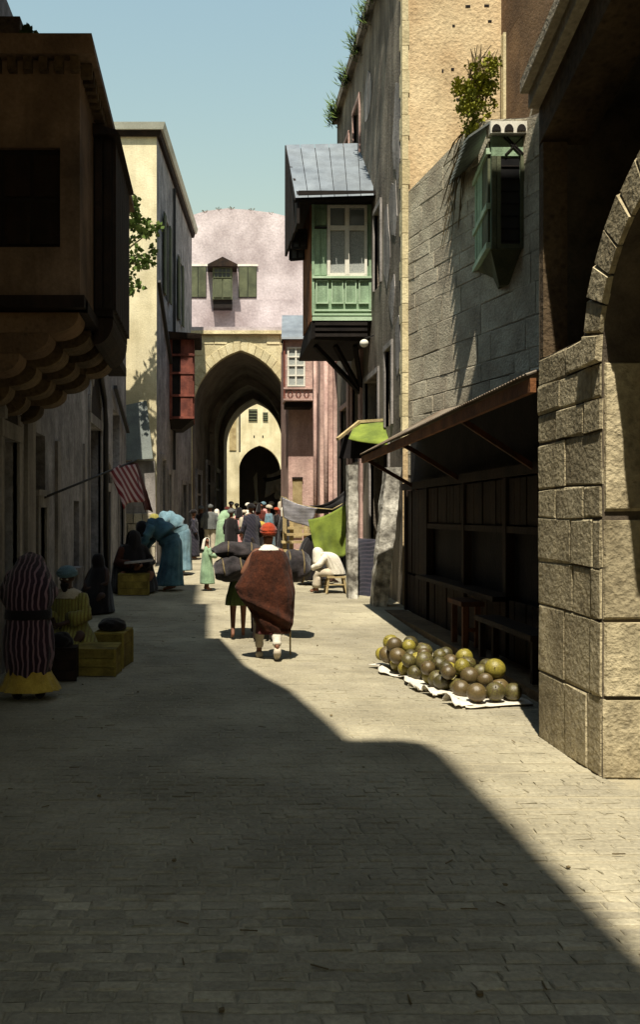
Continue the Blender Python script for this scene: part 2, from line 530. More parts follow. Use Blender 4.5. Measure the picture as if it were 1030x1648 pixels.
# ================================================================== LEFT SIDE
# ---- overhanging house on the left
LX = -2.45
hl = thing('overhanging_house', 'dark plastered house with jettied upper storey on scalloped stone corbels', 'house', (LX, 9.0, 0))
fl = Frame((LX, 0, 0), (0, 1, 0), (1, 0, 0))
holes = [(10.9, 11.75, 0.0, 2.75), (13.0, 13.75, 2.2, 3.0), (13.2, 13.7, 0.0, 1.95), (16.6, 17.3, 0.9, 2.1), (18.7, 20.6, 0.0, 3.7),
         (21.4, 22.4, 0.25, 2.4), (23.2, 24.9, 3.0, 4.5), (24.6, 25.9, 0.25, 2.4)]
panel(fl, 9.0, 26.8, 0.0, 8.0, holes, 0.32).build('wall', 'grey_plaster', hl)
b = MB()
b.add([(LX, 26.8, 0), (LX - 5, 26.8, 0), (LX - 5, 26.8, 8), (LX, 26.8, 8)], [(0, 1, 2, 3)])
b.add([(LX, 9, 8), (LX - 5, 9, 8), (LX - 5, 26.8, 8), (LX, 26.8, 8)], [(0, 1, 2, 3)])
b.add([(LX - 5, 9, 0), (LX - 5, 26.8, 0), (LX - 5, 26.8, 8), (LX - 5, 9, 8)], [(0, 1, 2, 3)])
b.add([(LX, 9, 0), (LX - 5, 9, 0), (LX - 5, 9, 8), (LX, 9, 8)], [(0, 1, 2, 3)])
b.build('rear_wall', 'grey_plaster', hl)
for i, h in enumerate(holes):
    if i in (1, 3, 6):
        w = fl.part('window', 'dark_pane', hl, h[0], h[1], h[2], h[3], -0.31, -0.27)
        b = MB()
        um = (h[0] + h[1]) / 2
        for u in (h[0] + 0.03, um, h[1] - 0.03): fl.box(b, u - 0.025, u + 0.025, h[2], h[3], -0.27, -0.22)
        fl.box(b, h[0], h[1], (h[2] + h[3]) / 2 - 0.02, (h[2] + h[3]) / 2 + 0.02, -0.265, -0.225)
        b.build('window_bars', 'black_wood', w)
        fl.part('window_sill', 'pale_plaster', w, h[0] - 0.08, h[1] + 0.08, h[2] - 0.09, h[2] - 0.004, -0.02, 0.07)
    else:
        d = fl.part('door', 'black_wood', hl, h[0], h[1], h[2], h[3], -0.31, -0.26)
        n = max(2, int((h[1] - h[0]) / 0.2))
        for k in range(n):
            a = h[0] + (h[1] - h[0]) * k / n
            fl.part('plank', 'dark_wood', d, a + 0.008, a + (h[1] - h[0]) / n - 0.008, h[2] + 0.03, h[3] - 0.03, -0.26, -0.225)
        for u in (h[0] - 0.16, h[1]):
            fl.part('jamb', 'pale_plaster', hl, u, u + 0.16, h[2], h[3], -0.05, 0.035)
        fl.part('lintel', 'pale_plaster', hl, h[0] - 0.16, h[1] + 0.16, h[3] + 0.002, h[3] + 0.2, -0.05, 0.045)
for i in (0, 4, 5):
    h = holes[i]
    c_, hw, z_s = (h[0] + h[1]) / 2, (h[1] - h[0]) / 2, h[3] + .2
    ia, oa = arch_pts(c_, hw, z_s, hw * .95, 5), arch_pts(c_, hw + .2, z_s, hw * .95 + .22, 5)
    for k in range(len(ia) - 1):
        stone(fl, [ia[k], ia[k + 1], oa[k + 1], oa[k]], .05, 'pale_plaster', hl, 'voussoir', .012)
    MB().extrude([fl.p(u, v) for u, v in ia], (.012, 0, 0)).build('tympanum', 'black_wood', hl)
# plaster pilaster strips and rain pipe on the lower wall
for u, w, z in ((12.2, 0.55, 3.3), (14.6, 0.3, 3.0), (17.75, 0.25, 3.2), (21.0, 0.18, 4.2)):
    fl.part('pilaster', 'pale_plaster', hl, u, u + w, 0, z, -0.05, 0.05)
MB().tube([fl.p(18.0, 5.1, 0.05), fl.p(19.5, 4.9, 0.12), fl.p(20.5, 4.4, 0.1), fl.p(20.9, 3.9, 0.09), fl.p(20.95, 0.3, 0.09)], 0.055, 8).build('rain_pipe', 'iron', hl, True)
MB().bar(fl.p(23.0, 5.0, 0.08), fl.p(26.3, 4.2, 0.1), 0.09).build('bracket', 'iron', hl)

# jettied upper storey: a box out over the street, x from the wall to OX
OX = -1.27
z0, z1 = 3.95, 6.24
fe = Frame((0, 9.0, 0), (1, 0, 0), (0, -1, 0))       # its end towards the camera
b = MB()
panel(fe, -4.2, OX, z0, z1, [(-2.6, -1.46, 4.42, 5.38)], 0.12, b)
fs = Frame((OX, 0, 0), (0, 1, 0), (1, 0, 0))         # its street side
panel(fs, 9.0, 13.4, z0, z1, [], 0.1, b)
b.add([(-4.2, 9, z0), (OX, 9, z0), (OX, 13.4, z0), (-4.2, 13.4, z0)], [(0, 1, 2, 3)])
b.add([(-4.2, 13.4, z0), (OX, 13.4, z0), (OX, 13.4, z1), (-4.2, 13.4, z1)], [(0, 1, 2, 3)])
b.add([(-4.2, 9, z1), (OX, 9, z1), (OX, 13.4, z1), (-4.2, 13.4, z1)], [(0, 1, 2, 3)])
b.build('upper_storey', 'brown_plaster', hl)
sh = fe.part('shutter', 'black_wood', hl, -2.6, -1.46, 4.42, 5.38, -0.11, -0.06)
for k in range(4):
    for j in range(2):
        fe.part('shutter_panel', 'dark_wood', sh, -2.56 + k * 0.28, -2.32 + k * 0.28, 4.46 + j * 0.46, 4.86 + j * 0.46, -0.06, -0.035)
fe.part('sill_board', 'dark_wood', hl, -4.2, OX + 0.05, z0 - 0.12, z0 - 0.003, -0.2, 0.05)
b = MB(); b.box(OX - 0.2, OX + 0.05, 9.06, 13.4, z0 - 0.12, z0 - 0.003); b.build('sill_board', 'dark_wood', hl)
# cornice with a row of dentils and a sloping top
corn = MB().hexa([(-4.2, 8.86, z1 - 0.02), (OX + 0.16, 8.86, z1 - 0.02), (OX + 0.16, 13.5, z1 - 0.02), (-4.2, 13.5, z1 - 0.02),
                  (-4.2, 8.80, z1 + 0.14), (OX + 0.14, 8.80, z1 + 0.14), (OX + 0.14, 13.5, z1 + 0.14), (-4.2, 13.5, z1 + 0.14)]).build('cornice', 'brown_plaster', hl)
for k in range(9):
    x = -2.55 + k * 0.15
    MB().box(x, x + 0.08, 8.90, 9.0, z1 - 0.15, z1 - 0.024).build('dentil', 'dark_stone', corn)
for k in range(26):
    yy = 9.05 + k * 0.165
    MB().box(OX, OX + 0.11, yy, yy + 0.08, z1 - 0.15, z1 - 0.024).build('dentil', 'dark_stone', corn)
MB().box(-2.3, -1.93, 9.4, 9.9, z1 + 0.12, z1 + 0.62).build('chimney', 'dark_stone', hl)
MB().box(-4.2, OX, 9.0, 9.25, z1 + 0.135, z1 + 0.22).build('parapet', 'brown_plaster', hl)
# corbels: brackets built of stepped quarter-round stones
for k, yy in enumerate((9.12, 10.0, 10.9, 11.8)):
    for s_ in range(4):
        xin = LX
        xout = OX - 0.03 - s_ * 0.29
        zt = z0 - 0.13 - s_ * 0.2
        r = 0.2
        pts = [(xin, yy, zt), (xout - r, yy, zt - 0.0)]
        prof = [(xin, zt - 0.004), (xout, zt - 0.004), (xout, zt - 0.03)]
        for q in range(1, 7):
            t = math.pi / 2 * q / 6
            prof.append((xout - 0.26 * (1 - math.cos(t)), zt - 0.03 - (r - 0.03) * math.sin(t)))
        prof.append((xin, zt - r))
        MB().extrude([(p[0], yy, p[1]) for p in prof], (0, 0.46 - 0.05 * s_, 0)).build('corbel_stone', 'dark_stone' if k else 'brown_stone', hl)
# rounded wooden bay beyond, hanging on the upper storey
bay = MB().box(OX + 0.002, -1.06, 10.05, 11.75, 3.98, 5.9).build('timber_bay', 'black_wood', hl)
for x in (-1.245, -1.155):
    MB().box(x, x + 0.075, 10.0, 10.05, 4.05, 5.85).build('plank', 'dark_wood', bay)
for k in range(7):
    yy = 10.07 + k * 0.24
    MB().box(-1.06, -1.03, yy, yy + 0.21, 4.05, 5.85).build('plank', 'dark_wood', bay)
MB().hexa([(OX, 9.95, 5.9), (-0.98, 9.95, 5.9), (-0.98, 11.85, 5.9), (OX, 11.85, 5.9), (OX, 9.95, 6.02), (-1.02, 9.95, 5.95), (-1.02, 11.85, 5.95), (OX, 11.85, 6.02)]).build('bay_roof', 'dark_wood', bay)
prof = [(OX + 0.003, 3.975)] + [(OX + 0.02 + 0.19 * math.cos(t), 3.96 - 0.28 * math.sin(t)) for t in [math.pi / 2 * q / 6 for q in range(7)]] + [(OX + 0.003, 3.68)]
MB().extrude([(p[0], 10.08, p[1]) for p in prof], (0, 1.64, 0)).build('bay_foot', 'dark_wood', bay)

# unseen mass added out of frame, its outline shaped to cast the street's shade
caster = MB()
caster.prism([(-6, -9), (-2.5, -9), (-2.5, 8.7), (-6, 8.7)], 0, 6.4)
secs = [(-12, -.2, 8, 20), (-2.9, -.2, 8, 20), (-2.2, -.21, 8, 19.4), (-1.5, -.26, 7.8, 18.2), (-1.0, -.36, 7.8, 15.5), (.5, -.42, 7.6, 15.0), (3.05, -.5, 7.2, 13.4), (4.6, -.55, 7.0, 11.8),
        (6.3, -.6, 6.6, 10.2), (8.7, -.9, 6.95, 10.4)]
for (ya, xa, ba, ta), (yb_, xb, bb, tb) in zip(secs, secs[1:]):   # the caster's upper edge climbs in slopes
    caster.hexa([(-7, ya, ba), (xa, ya, ba), (xb, yb_, bb), (-7, yb_, bb), (-7, ya, ta), (xa, ya, ta), (xb, yb_, tb), (-7, yb_, tb)])
caster.box(-7.5, -1.95, -9.2, 8.62, 7.3, 19.2)
caster.box(-7.8, -2.95, -9.5, 8.55, 7.35, 27.0)
caster.build('shade_caster', 'brown_plaster', hl)

# ---- tall cream house
hc = thing('cream_house', 'tall cream plastered house with grey eaves and sunlit end wall', 'house', (-1.64, 28.0, 0.3))
ZC = 13.4
A, B = Vector((-1.64, 28, 0)), Vector((-0.80, 38.2, 0))
b = MB()
b.prism([(-7, 28), (-1.64, 28), (-1.64, 28.001), (-7, 28.001)], 0, ZC)
fc = Frame((0, 28, 0), (1, 0, 0), (0, -1, 0))
fcs = Frame(A, B - A, (B - A).cross(Vector((0, 0, 1))))
SL = (B - A).length
b = MB()
panel(fc, -7, -1.64, 0, ZC, [], 0.2, b)
b.add([(-7, 28, ZC), (-1.64, 28, ZC), (B.x, B.y, ZC), (-7, 40, ZC)], [(0, 1, 2, 3)])
b.add([(-7, 40, 0), (B.x, B.y, 0), (B.x, B.y, ZC), (-7, 40, ZC)], [(0, 1, 2, 3)])
b.add([(-7, 28, 0), (-7, 40, 0), (-7, 40, ZC), (-7, 28, ZC)], [(0, 1, 2, 3)])
b.build('end_wall', 'cream_plaster', hc)
hs = [(1.6, 2.5, 8.8, 11.3), (0.9, 1.9, 0.3, 3.6), (2.6, 3.2, 0.5, 3.2), (5.4, 6.2, 8.8, 11.0), (6.6, 7.9, 0.4, 3.0), (8.6, 9.6, 0.45, 3.1)]
panel(fcs, 0.0, SL, 0, ZC, hs, 0.3).build('side_wall', 'grey_plaster', hc)
for i, h in enumerate(hs):
    d = fcs.part('window' if h[2] > 3 else 'door', 'dark_pane' if h[2] > 3 else 'black_wood', hc, h[0], h[1], h[2], h[3], -0.29, -0.24)
    b = MB()
    for u in (h[0] - 0.12, h[1]): fcs.box(b, u, u + 0.12, h[2], h[3], -0.05, 0.05)
    fcs.box(b, h[0] - 0.12, h[1] + 0.12, h[3] + 0.002, h[3] + 0.14, -0.05, 0.05)
    b.build('surround', 'pale_plaster', d)
    if h[2] > 3:
        for e, s_ in ((h[0] - 0.02, -1), (h[1] + 0.02, 1)):
            fcs.part('shutter', 'olive_paint', hc, min(e, e + s_ * 0.4), max(e, e + s_ * 0.4), h[2], h[3], 0.055, 0.1)
b = MB()
b.hexa([(-7, 27.8, ZC - 0.05), (-1.44, 27.8, ZC - 0.05), (B.x + 0.2, 38.2, ZC - 0.05), (-7, 40, ZC - 0.05),
        (-7, 27.74, ZC + 0.14), (-1.38, 27.74, ZC + 0.14), (B.x + 0.26, 38.2, ZC + 0.14), (-7, 40, ZC + 0.28)])
b.build('eaves', 'cream_trim', hc)
b = MB(); b.hexa([(-7, 27.9, ZC - 0.2), (-1.54, 27.9, ZC - 0.2), (B.x + 0.1, 38.2, ZC - 0.2), (-7, 40, ZC - 0.28),
                  (-7, 27.86, ZC - 0.054), (-1.5, 27.86, ZC - 0.054), (B.x + 0.14, 38.2, ZC - 0.054), (-7, 40, ZC - 0.054)])
b.build('eaves_band', 'dark_wood', hc)
MB().bar(fcs.p(0.15, 8.9, 0.05), fcs.p(3.0, 6.9, 0.06), 0.1).build('rain_pipe', 'iron', hc)
MB().bar(fcs.p(3.9, 3.4, 0.06), fcs.p(3.9, 13.0, 0.06), 0.09).build('rain_pipe', 'iron', hc)

# leaning tin sheet and low stone block at the foot of the cream end wall
b = MB(); b.hexa([at(203, 741, 27.0), at(246, 738, 27.0), at(246, 738, 27.06), at(203, 741, 27.06), at(203, 652, 27.7), at(236, 645, 27.7), at(236, 645, 27.76), at(203, 652, 27.76)])
tag(b.build('tin_sheet', 'tin_grey'), 'grey metal sheet leaning on the cream house above a pale low wall', 'metal sheet')
b = MB(); b.hexa([at(190, 905, 27.2), at(252, 905, 27.2), at(252, 905, 27.9), at(190, 905, 27.9), at(190, 742, 27.2), at(249, 742, 27.2), at(249, 742, 27.9), at(190, 742, 27.9)])
lw = thing('low_wall', 'pale low plaster wall with rough stone foot below metal sheet', 'wall', (-2.2, 27.5, 0.3))
b.build('wall', 'pale_plaster', lw)
fw = Frame((0, 27.2, 0), (1, 0, 0), (0, -1, 0))
courses(fw, -2.6, -1.62, [0.3, 0.62, 0.95, 1.25, 1.6, 1.9], 0.25, 0.45, 0.08, 'grey_stone', lw)

# red timber bay on the cream house
rb = thing('red_bay', 'red brown timber bay hanging on side of the cream house', 'bay window', (-1.2, 30.0, 5.0))
DB = 31.0
xw = -1.42
zt, zb = 1.83 + 283 / 1500 * DB, 1.83 + 155 / 1500 * DB
xo = (311 - 340) / 1500 * DB
MB().box(xw, xo - 0.03, DB + 0.04, DB + 1.9, zb, zt).build('body', 'black_wood', rb)
for x, w in ((xw + 0.0, 0.12), (xo - 0.42, 0.4)):
    MB().box(x, x + w, DB - 0.02, DB + 0.05, zb, zt).build('panel', 'red_wood', rb)
for k in range(5):
    MB().box(xo - 0.03, xo + 0.02, DB + 0.06 + k * 0.37, DB + 0.4 + k * 0.37, zb, zt).build('panel', 'red_wood', rb)
for z in (zb + 0.02, zb + 0.75, zb + 1.5, zb + 2.1):
    MB().box(xw, xo + 0.035, DB - 0.05, DB + 0.03, z, z + 0.07).build('rail', 'red_wood', rb)
MB().hexa([(xw, DB - 0.25, zt), (xo + 0.25, DB - 0.25, zt), (xo + 0.25, DB + 2.0, zt), (xw, DB + 2.0, zt),
           (xw, DB - 0.3, zt + 0.22), (xo + 0.28, DB - 0.3, zt + 0.14), (xo + 0.28, DB + 2.0, zt + 0.14), (xw, DB + 2.0, zt + 0.3)]).build('roof', 'dark_wood', rb)
MB().hexa([(xw, DB + 0.3, zb - 0.3), (xo - 0.4, DB + 0.3, zb - 0.3), (xo - 0.4, DB + 1.7, zb - 0.3), (xw, DB + 1.7, zb - 0.3),
           (xw, DB + 0.0, zb), (xo, DB + 0.0, zb), (xo, DB + 1.9, zb), (xw, DB + 1.9, zb)]).build('foot', 'black_wood', rb)

# ================================================================== THE FAR END: arch over the street
ga = thing('street_arch', 'yellow stone wall with tall pointed arch spanning the street', 'archway', (1.2, 38.0, 0.6))
fa = Frame((0, 38, 0), (1, 0, 0), (0, -1, 0))
arch = arch_pts(1.2, 1.97, 5.95, 2.6, 12)
TOP = 9.2
arch_wall(fa, -1.6, 4.6, 0.3, lambda u: TOP, arch, 0.4).build('wall', 'yellow_stone', ga)
# voussoirs round the opening
outer = arch_pts(1.2, 1.97 + 0.42, 5.95, 2.6 + 0.46, 12)
for i in range(len(arch) - 1):
    stone(fa, [arch[i], arch[i + 1], outer[i + 1], outer[i]], 0.03, 'yellow_stone', ga, 'voussoir', 0.02)


def over_arch(u, e, v, w):
    m = [((p[0] - 1.2), p[1]) for p in outer]
    for uu in (u, (u + e) / 2, e):
        for vv in (v, (v + w) / 2):
            for i in range(len(outer) - 1):
                if outer[i][0] <= uu <= outer[i + 1][0] and vv < outer[i][1] + (outer[i + 1][1] - outer[i][1]) * (uu - outer[i][0]) / (outer[i + 1][0] - outer[i][0]) - 0.05:
                    return True
    return False


courses(fa, -1.0, 4.2, [5.5, 6.0, 6.5, 7.0, 7.45, 7.9, 8.35, 8.8, 9.18], 0.5, 0.9, 0.02, 'yellow_stone', ga, skip=over_arch)
MB().box(-1.6, 4.6, 37.82, 38.6, TOP + 0.003, TOP + 0.14).build('cornice', 'yellow_stone', ga)
MB().box(-1.6, 4.6, 37.9, 44.0, TOP + 0.143, TOP + 0.3).build('parapet', 'lavender', ga)
# the vault behind it, skewing to the right, with two cross ribs
rings = []
for t in (0.0, 0.25, 0.5, 0.75, 1.0):
    c, h, sp, ri, yy = 1.2 + 1.35 * t, 1.97 - 0.29 * t, 5.95 - 0.3 * t, 2.6 - 0.2 * t, 38.4 + 13.6 * t
    a_ = arch_pts(c, h, sp, ri, 12)
    rings.append([Vector((a_[0][0], yy, 0.3))] + [Vector((p[0], yy, p[1])) for p in a_] + [Vector((a_[-1][0], yy, 0.3))])
MB().loft(rings, False, False).build('vault', 'vault', ga)
for t in (0.42, 0.72):
    c, h, sp, ri, yy = 1.2 + 1.35 * t, 1.97 - 0.29 * t, 5.95 - 0.3 * t, 2.6 - 0.2 * t, 38.4 + 13.6 * t
    a_ = arch_pts(c, h + 0.02, sp, ri + 0.02, 12); i_ = arch_pts(c, h - 0.24, sp - 0.1, ri - 0.22, 12)
    for k in range(len(a_) - 1):
        q = [a_[k], a_[k + 1], i_[k + 1], i_[k]]
        MB().extrude([(p[0], yy, p[1]) for p in q], (0, 0.55, 0)).build('rib_stone', 'vault', ga)
    for s_, (p0, p1) in ((0, (a_[0], i_[0])), (1, (i_[-1], a_[-1]))):
        MB().box(p0[0], p1[0], yy, yy + 0.55, 0.4, min(p0[1], p1[1])).build('rib_pier', 'vault', ga)
# closing mass above and beside the vault so that no daylight leaks in
b = MB(); b.box(-4.5, 7.5, 38.41, 43.9, TOP - 0.4, TOP + 0.14)
b.box(-4.5, 7.5, 43.9, 52.0, 8.75, 12.0)
b.box(-6.0, -1.2, 38.41, 52.0, 0.3, 9.0); b.box(4.65, 9, 38.41, 52.0, 0.3, 9.0)
b.build('upper_mass', 'lavender', ga)
b = MB(); arch_wall(Frame((0, 52.0, 0), (1, 0, 0), (0, 1, 0)), -6, 9, 0.3, lambda u: 9.0, arch_pts(2.55, 1.68, 5.65, 2.4, 12), 0.02, b)
b.build('back_wall', 'vault', ga)
# shop doors in the left flank of the vault
A2, B2 = Vector((-0.77, 38.4, 0)), Vector((0.87, 52, 0))
fv = Frame(A2, B2 - A2, (B2 - A2).cross(Vector((0, 0, 1))))
for u0, u1, zt_ in ((0.9, 2.3, 3.6), (4.4, 6.4, 4.2), (7.6, 9.6, 4.0)):
    d = fv.part('door', 'interior_black', ga, u0, u1, 0.6, zt_, -0.3, 0.03)
    b = MB()
    for u in (u0 - 0.16, u1): fv.box(b, u, u + 0.16, 0.6, zt_ + 0.2, -0.1, 0.1)
    fv.box(b, u0, u1, zt_, zt_ + 0.2, -0.1, 0.095)
    fv.box(b, u0, u1, zt_ - 0.9, zt_ - 0.82, 0.03, 0.07)
    b.build('door_frame', 'grey_plaster', d)

# ---- house with a rounded rubble gable, seen over the arch
gb = thing('gable_house', 'pale pink house with rounded rubble gable and shuttered oriel above the arch', 'house', (1.2, 44.0, TOP))
prof_px = [(150, 560), (150, 372), (225, 366), (270, 357), (300, 349), (330, 341), (365, 335), (400, 337), (440, 345), (470, 352), (492, 365), (560, 390), (640, 420), (640, 560)]
DG = 44.0
prof = [at(px, py, DG) for px, py in prof_px]
for p in prof[2:-2]: p.z += random.uniform(-0.05, 0.05)
MB().extrude(prof, (0, 5.5, 0)).build('wall', 'lavender', gb)
fgb = Frame((0, DG, 0), (1, 0, 0), (0, -1, 0))
for k, (px, py) in enumerate(((330, 341), (352, 337), (372, 336), (405, 338), (437, 344), (462, 350), (300, 350))):
    p = at(px, py + 3, DG)
    b = MB()
    for q in range(14):
        d = Vector((random.uniform(-1, 1) * 0.16, random.uniform(-0.1, 0.1), random.uniform(0.05, 0.16)))
        b.add([p, p + d + Vector((0.012, 0, 0)), p + d * 1.15, p + d - Vector((0.012, 0, 0))], [(0, 1, 2, 3)])
    b.build('grass_tuft', 'dry_stem', gb)


def px_u(px, d): return (px - 340) / 1500 * d
def px_z(py, d): return CAM_H - (py - 830) / 1500 * d


for x0, x1 in ((305, 332), (384, 413)):
    w = fgb.part('window', 'dark_pane', gb, px_u(x0, DG), px_u(x1, DG), px_z(480, DG), px_z(430, DG), 0.003, 0.05)
    n = 2
    for k in range(n):
        a, e = x0 + (x1 - x0) * k / n + 0.6, x0 + (x1 - x0) * (k + 1) / n - 0.6
        s_ = fgb.part('shutter', 'olive_paint', w, px_u(a, DG), px_u(e, DG), px_z(479, DG), px_z(431, DG), 0.05, 0.1)
    fgb.part('lintel', 'white_paint', w, px_u(x0 - 2, DG), px_u(x1 + 2, DG), px_z(430, DG) + 0.003, px_z(427, DG), 0.0, 0.12)
DO = 43.2
fo = Frame((0, DO, 0), (1, 0, 0), (0, -1, 0))
orl = MB().box(px_u(342, DO), px_u(374, DO), DO, DG, px_z(482, DO), px_z(430, DO)).build('oriel', 'olive_paint', gb)
MB().box(px_u(343, DO), px_u(374, DO), DO + 0.1, DG, px_z(495, DO), px_z(482.2, DO)).build('oriel_foot', 'black_wood', orl)
MB().extrude([(px_u(334, DO), DO - 0.25, px_z(431, DO)), (px_u(382, DO), DO - 0.25, px_z(431, DO)), (px_u(382, DO), DO - 0.25, px_z(428, DO)), (px_u(358, DO), DO - 0.25, px_z(416, DO)), (px_u(334, DO), DO - 0.25, px_z(428, DO))], (0, DG - DO + 0.25, 0)).build('oriel_roof', 'dark_wood', orl)
for k in range(2):
    fo.part('pane', 'dark_pane', orl, px_u(345 + k * 14, DO), px_u(357 + k * 14, DO), px_z(446, DO), px_z(433, DO), 0.003, 0.02)
for k in range(2):
    fo.part('panel', 'olive_paint', orl, px_u(344 + k * 15, DO), px_u(357 + k * 15, DO), px_z(479, DO), px_z(450, DO), 0.002, 0.05)
b = MB()
for px in (345, 350.5, 357.6, 364, 371): fo.box(b, px_u(px - 0.7, DO), px_u(px + 0.7, DO), px_z(447, DO), px_z(432, DO), 0.021, 0.05)
for py in (432, 439.5, 447.5): fo.box(b, px_u(343, DO), px_u(373, DO), px_z(py + 0.6, DO), px_z(py - 0.6, DO), 0.018, 0.055)
b.build('glazing_bars', 'olive_paint', orl)

# ---- the court beyond the vault: a lit cream wall with a second arch
DC = 66.0
bw = thing('far_house', 'sunlit cream wall with small windows and dark arch, seen through street arch', 'house', (3.4, DC, 1.2))
f2 = Frame((0, DC, 0), (1, 0, 0), (0, -1, 0))
a2 = arch_pts(3.43, 1.5, 4.9, 1.9, 8)
arch_wall(f2, -6, 12, 0.8, lambda u: 15.0, a2, 0.5).build('wall', 'cream_plaster', bw)
b = MB(); b.box(-6, 12, DC + 0.02, DC + 6, 7.2, 15)
b.build('upper_mass', 'cream_plaster', bw)
MB().box(0.5, 7, DC + 4, DC + 4.2, 0.8, 7.1).build('passage_back', 'interior_black', bw)  # near-black panels take the place of shade inside the passage
b = MB(); b.box(0.6, 1.9, DC + 0.5, DC + 4, 0.8, 7.1); b.box(4.95, 7, DC + 0.5, DC + 4, 0.8, 7.1); b.build('passage_side', 'interior_black', bw)
for x0, x1, y0, y1 in ((400, 414, 659, 678), (423, 431, 664, 678)):
    w = f2.part('window', 'dark_pane', bw, px_u(x0, DC), px_u(x1, DC), px_z(y1, DC), px_z(y0, DC), 0.003, 0.05)
    for k in range(4):
        z = px_z(y1, DC) + (px_z(y0, DC) - px_z(y1, DC)) * (k + 0.3) / 4
        f2.part('slat', 'olive_paint', w, px_u(x0, DC), px_u(x1, DC), z, z + 0.1, 0.05, 0.1)
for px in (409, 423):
    f2.part('putlog_patch', 'interior_black', bw, px_u(px - 1, DC), px_u(px + 1, DC), px_z(705, DC), px_z(701, DC), 0.002, 0.01)  # flat dark patch, the hole's shade put into its colour
pil = MB().box(px_u(364, 60), px_u(385, 60), 60, 61.2, 1.1, 11).build('side_house', 'cream_plaster', bw)
f3 = Frame((0, 60, 0), (1, 0, 0), (0, -1, 0))
dd = f3.part('tall_shutter', 'pale_wood', pil, px_u(369, 60), px_u(380, 60), px_z(725, 60), px_z(658, 60), 0.002, 0.06)
f3.part('rain_pipe', 'iron', pil, px_u(384.5, 60), px_u(387, 60), px_z(728, 60), px_z(652, 60), 0.0, 0.1)

# ================================================================== RIGHT SIDE
# ---- near corner house with an arched passage, its flank of big dressed stones
RX = 2.72
rc = thing('corner_house', 'near stone house of large weathered blocks with arched passage', 'house', (RX, 6.0, 0))
fr1 = Frame((RX, 0, 0), (0, 1, 0), (-1, 0, 0))
top1 = lambda u: 5.2 + 0.32 * (7.73 - u)
aR = arch_pts(5.08, 1.40, 2.9, 1.1, 9)
oR = arch_pts(5.08, 1.40 + 0.3, 2.9, 1.1 + 0.3, 9)


def lowtop(u):                                # the lower wall ends at the arch ring; a recess added above makes deep shade
    for i in range(len(oR) - 1):
        if oR[i][0] <= u <= oR[i + 1][0]:
            return max(3.12, oR[i][1] + (oR[i + 1][1] - oR[i][1]) * (u - oR[i][0]) / (oR[i + 1][0] - oR[i][0]))
    return 3.12


b = arch_wall(fr1, 3.6, 6.82, 0.0, lowtop, aR, 1.5)
b.add([fr1.p(6.82, 0), fr1.p(7.73, 0), fr1.p(7.73, 3.12), fr1.p(6.82, 3.12)], [(0, 1, 2, 3)])
us_ = [3.6 + 0.2 * k for k in range(20)] + [7.73]
for ua, ub in zip(us_, us_[1:]):
    b.add([fr1.p(ua, lowtop(ua)), fr1.p(ub, lowtop(ub)), fr1.p(ub, lowtop(ub), -2.2), fr1.p(ua, lowtop(ua), -2.2)], [(0, 1, 2, 3)])
b.box(RX, RX + 2.0, -5, 3.6, 0, top1(3.6))
b.add([(RX, 7.73, 0), (7, 7.73, 0), (7, 7.73, 5.2), (RX, 7.73, 5.2)], [(0, 1, 2, 3)])
b.add([(RX, -5, top1(-5)), (RX, 7.73, 5.2), (7, 7.73, 5.2), (7, -5, top1(-5))], [(0, 1, 2, 3)])
b.build('wall', 'mortar', rc)
MB().box(RX + 2.2, RX + 2.4, -1, 7.72, 0, 6.6).build('recess_back', 'dark_stone', rc)
P_ = lambda u, n, zz: Vector((RX - n, u, top1(u) + zz))
MB().hexa([P_(3.6, 0, -.34), P_(7.73, 0, -.3), P_(7.73, -.4, -.3), P_(3.6, -.4, -.34), P_(3.6, 0, -.004), P_(7.73, 0, -.004), P_(7.73, -.4, -.004), P_(3.6, -.4, -.004)]).build('lintel', 'dark_stone', rc)
MB().box(RX + 0.002, RX + .2, 7.64, 7.725, 3.13, 4.89).build('recess_post', 'dark_stone', rc)
MB().box(RX + 1.5, RX + 1.7, 3.5, 7.5, 0, 5).build('passage_back', 'tan_stone', rc)
vs = [0.0, 0.56, 1.1, 1.46, 1.81, 2.05, 2.42, 2.66, 2.9, 3.12]
cutR = [(0.32, 1.0, 5.2 + 0.32 * 7.73)]
courses(fr1, 6.482, 7.73, vs[:-1] + [3.12], 0.3, 0.75, 0.012, 'tan_stone', rc, cut=cutR, gap=0.01, jit=0.014)
for i in range(len(aR) - 1):
    if aR[i][0] > 4.9:
        stone(fr1, [aR[i], aR[i + 1], oR[i + 1], oR[i]], 0.03, 'tan_stone', rc, 'voussoir', 0.014)
# the passage's far jamb, facing down the street to the sun
fj = Frame((0, 6.48, 0), (1, 0, 0), (0, -1, 0))
for a, e in ((0.0, 0.56), (0.57, 1.1), (1.11, 1.81), (1.86, 2.9)):
    courses(fj, RX, RX + 1.5, [a, e], 0.7, 1.0, 0.018, 'tan_stone', rc, gap=0.012)
# raking coping of two bands along the wall top
for off, z, h in ((0.09, 0.0, 0.12), (0.16, 0.125, 0.1)):
    P = lambda u, n, zz: Vector((RX - n, u, top1(u) + zz))
    MB().hexa([P(-4, off, z), P(7.73, off, z), P(7.73, -0.4, z), P(-4, -0.4, z), P(-4, off, z + h), P(7.73, off, z + h), P(7.73, -0.4, z + h), P(-4, -0.4, z + h)]).build('coping', 'grey_stone', rc)
# its upper floor stands back
MB().box(3.5, 9, -5, 7.4, 5.1, 17.5).build('upper_floor', 'dark_stone', rc)

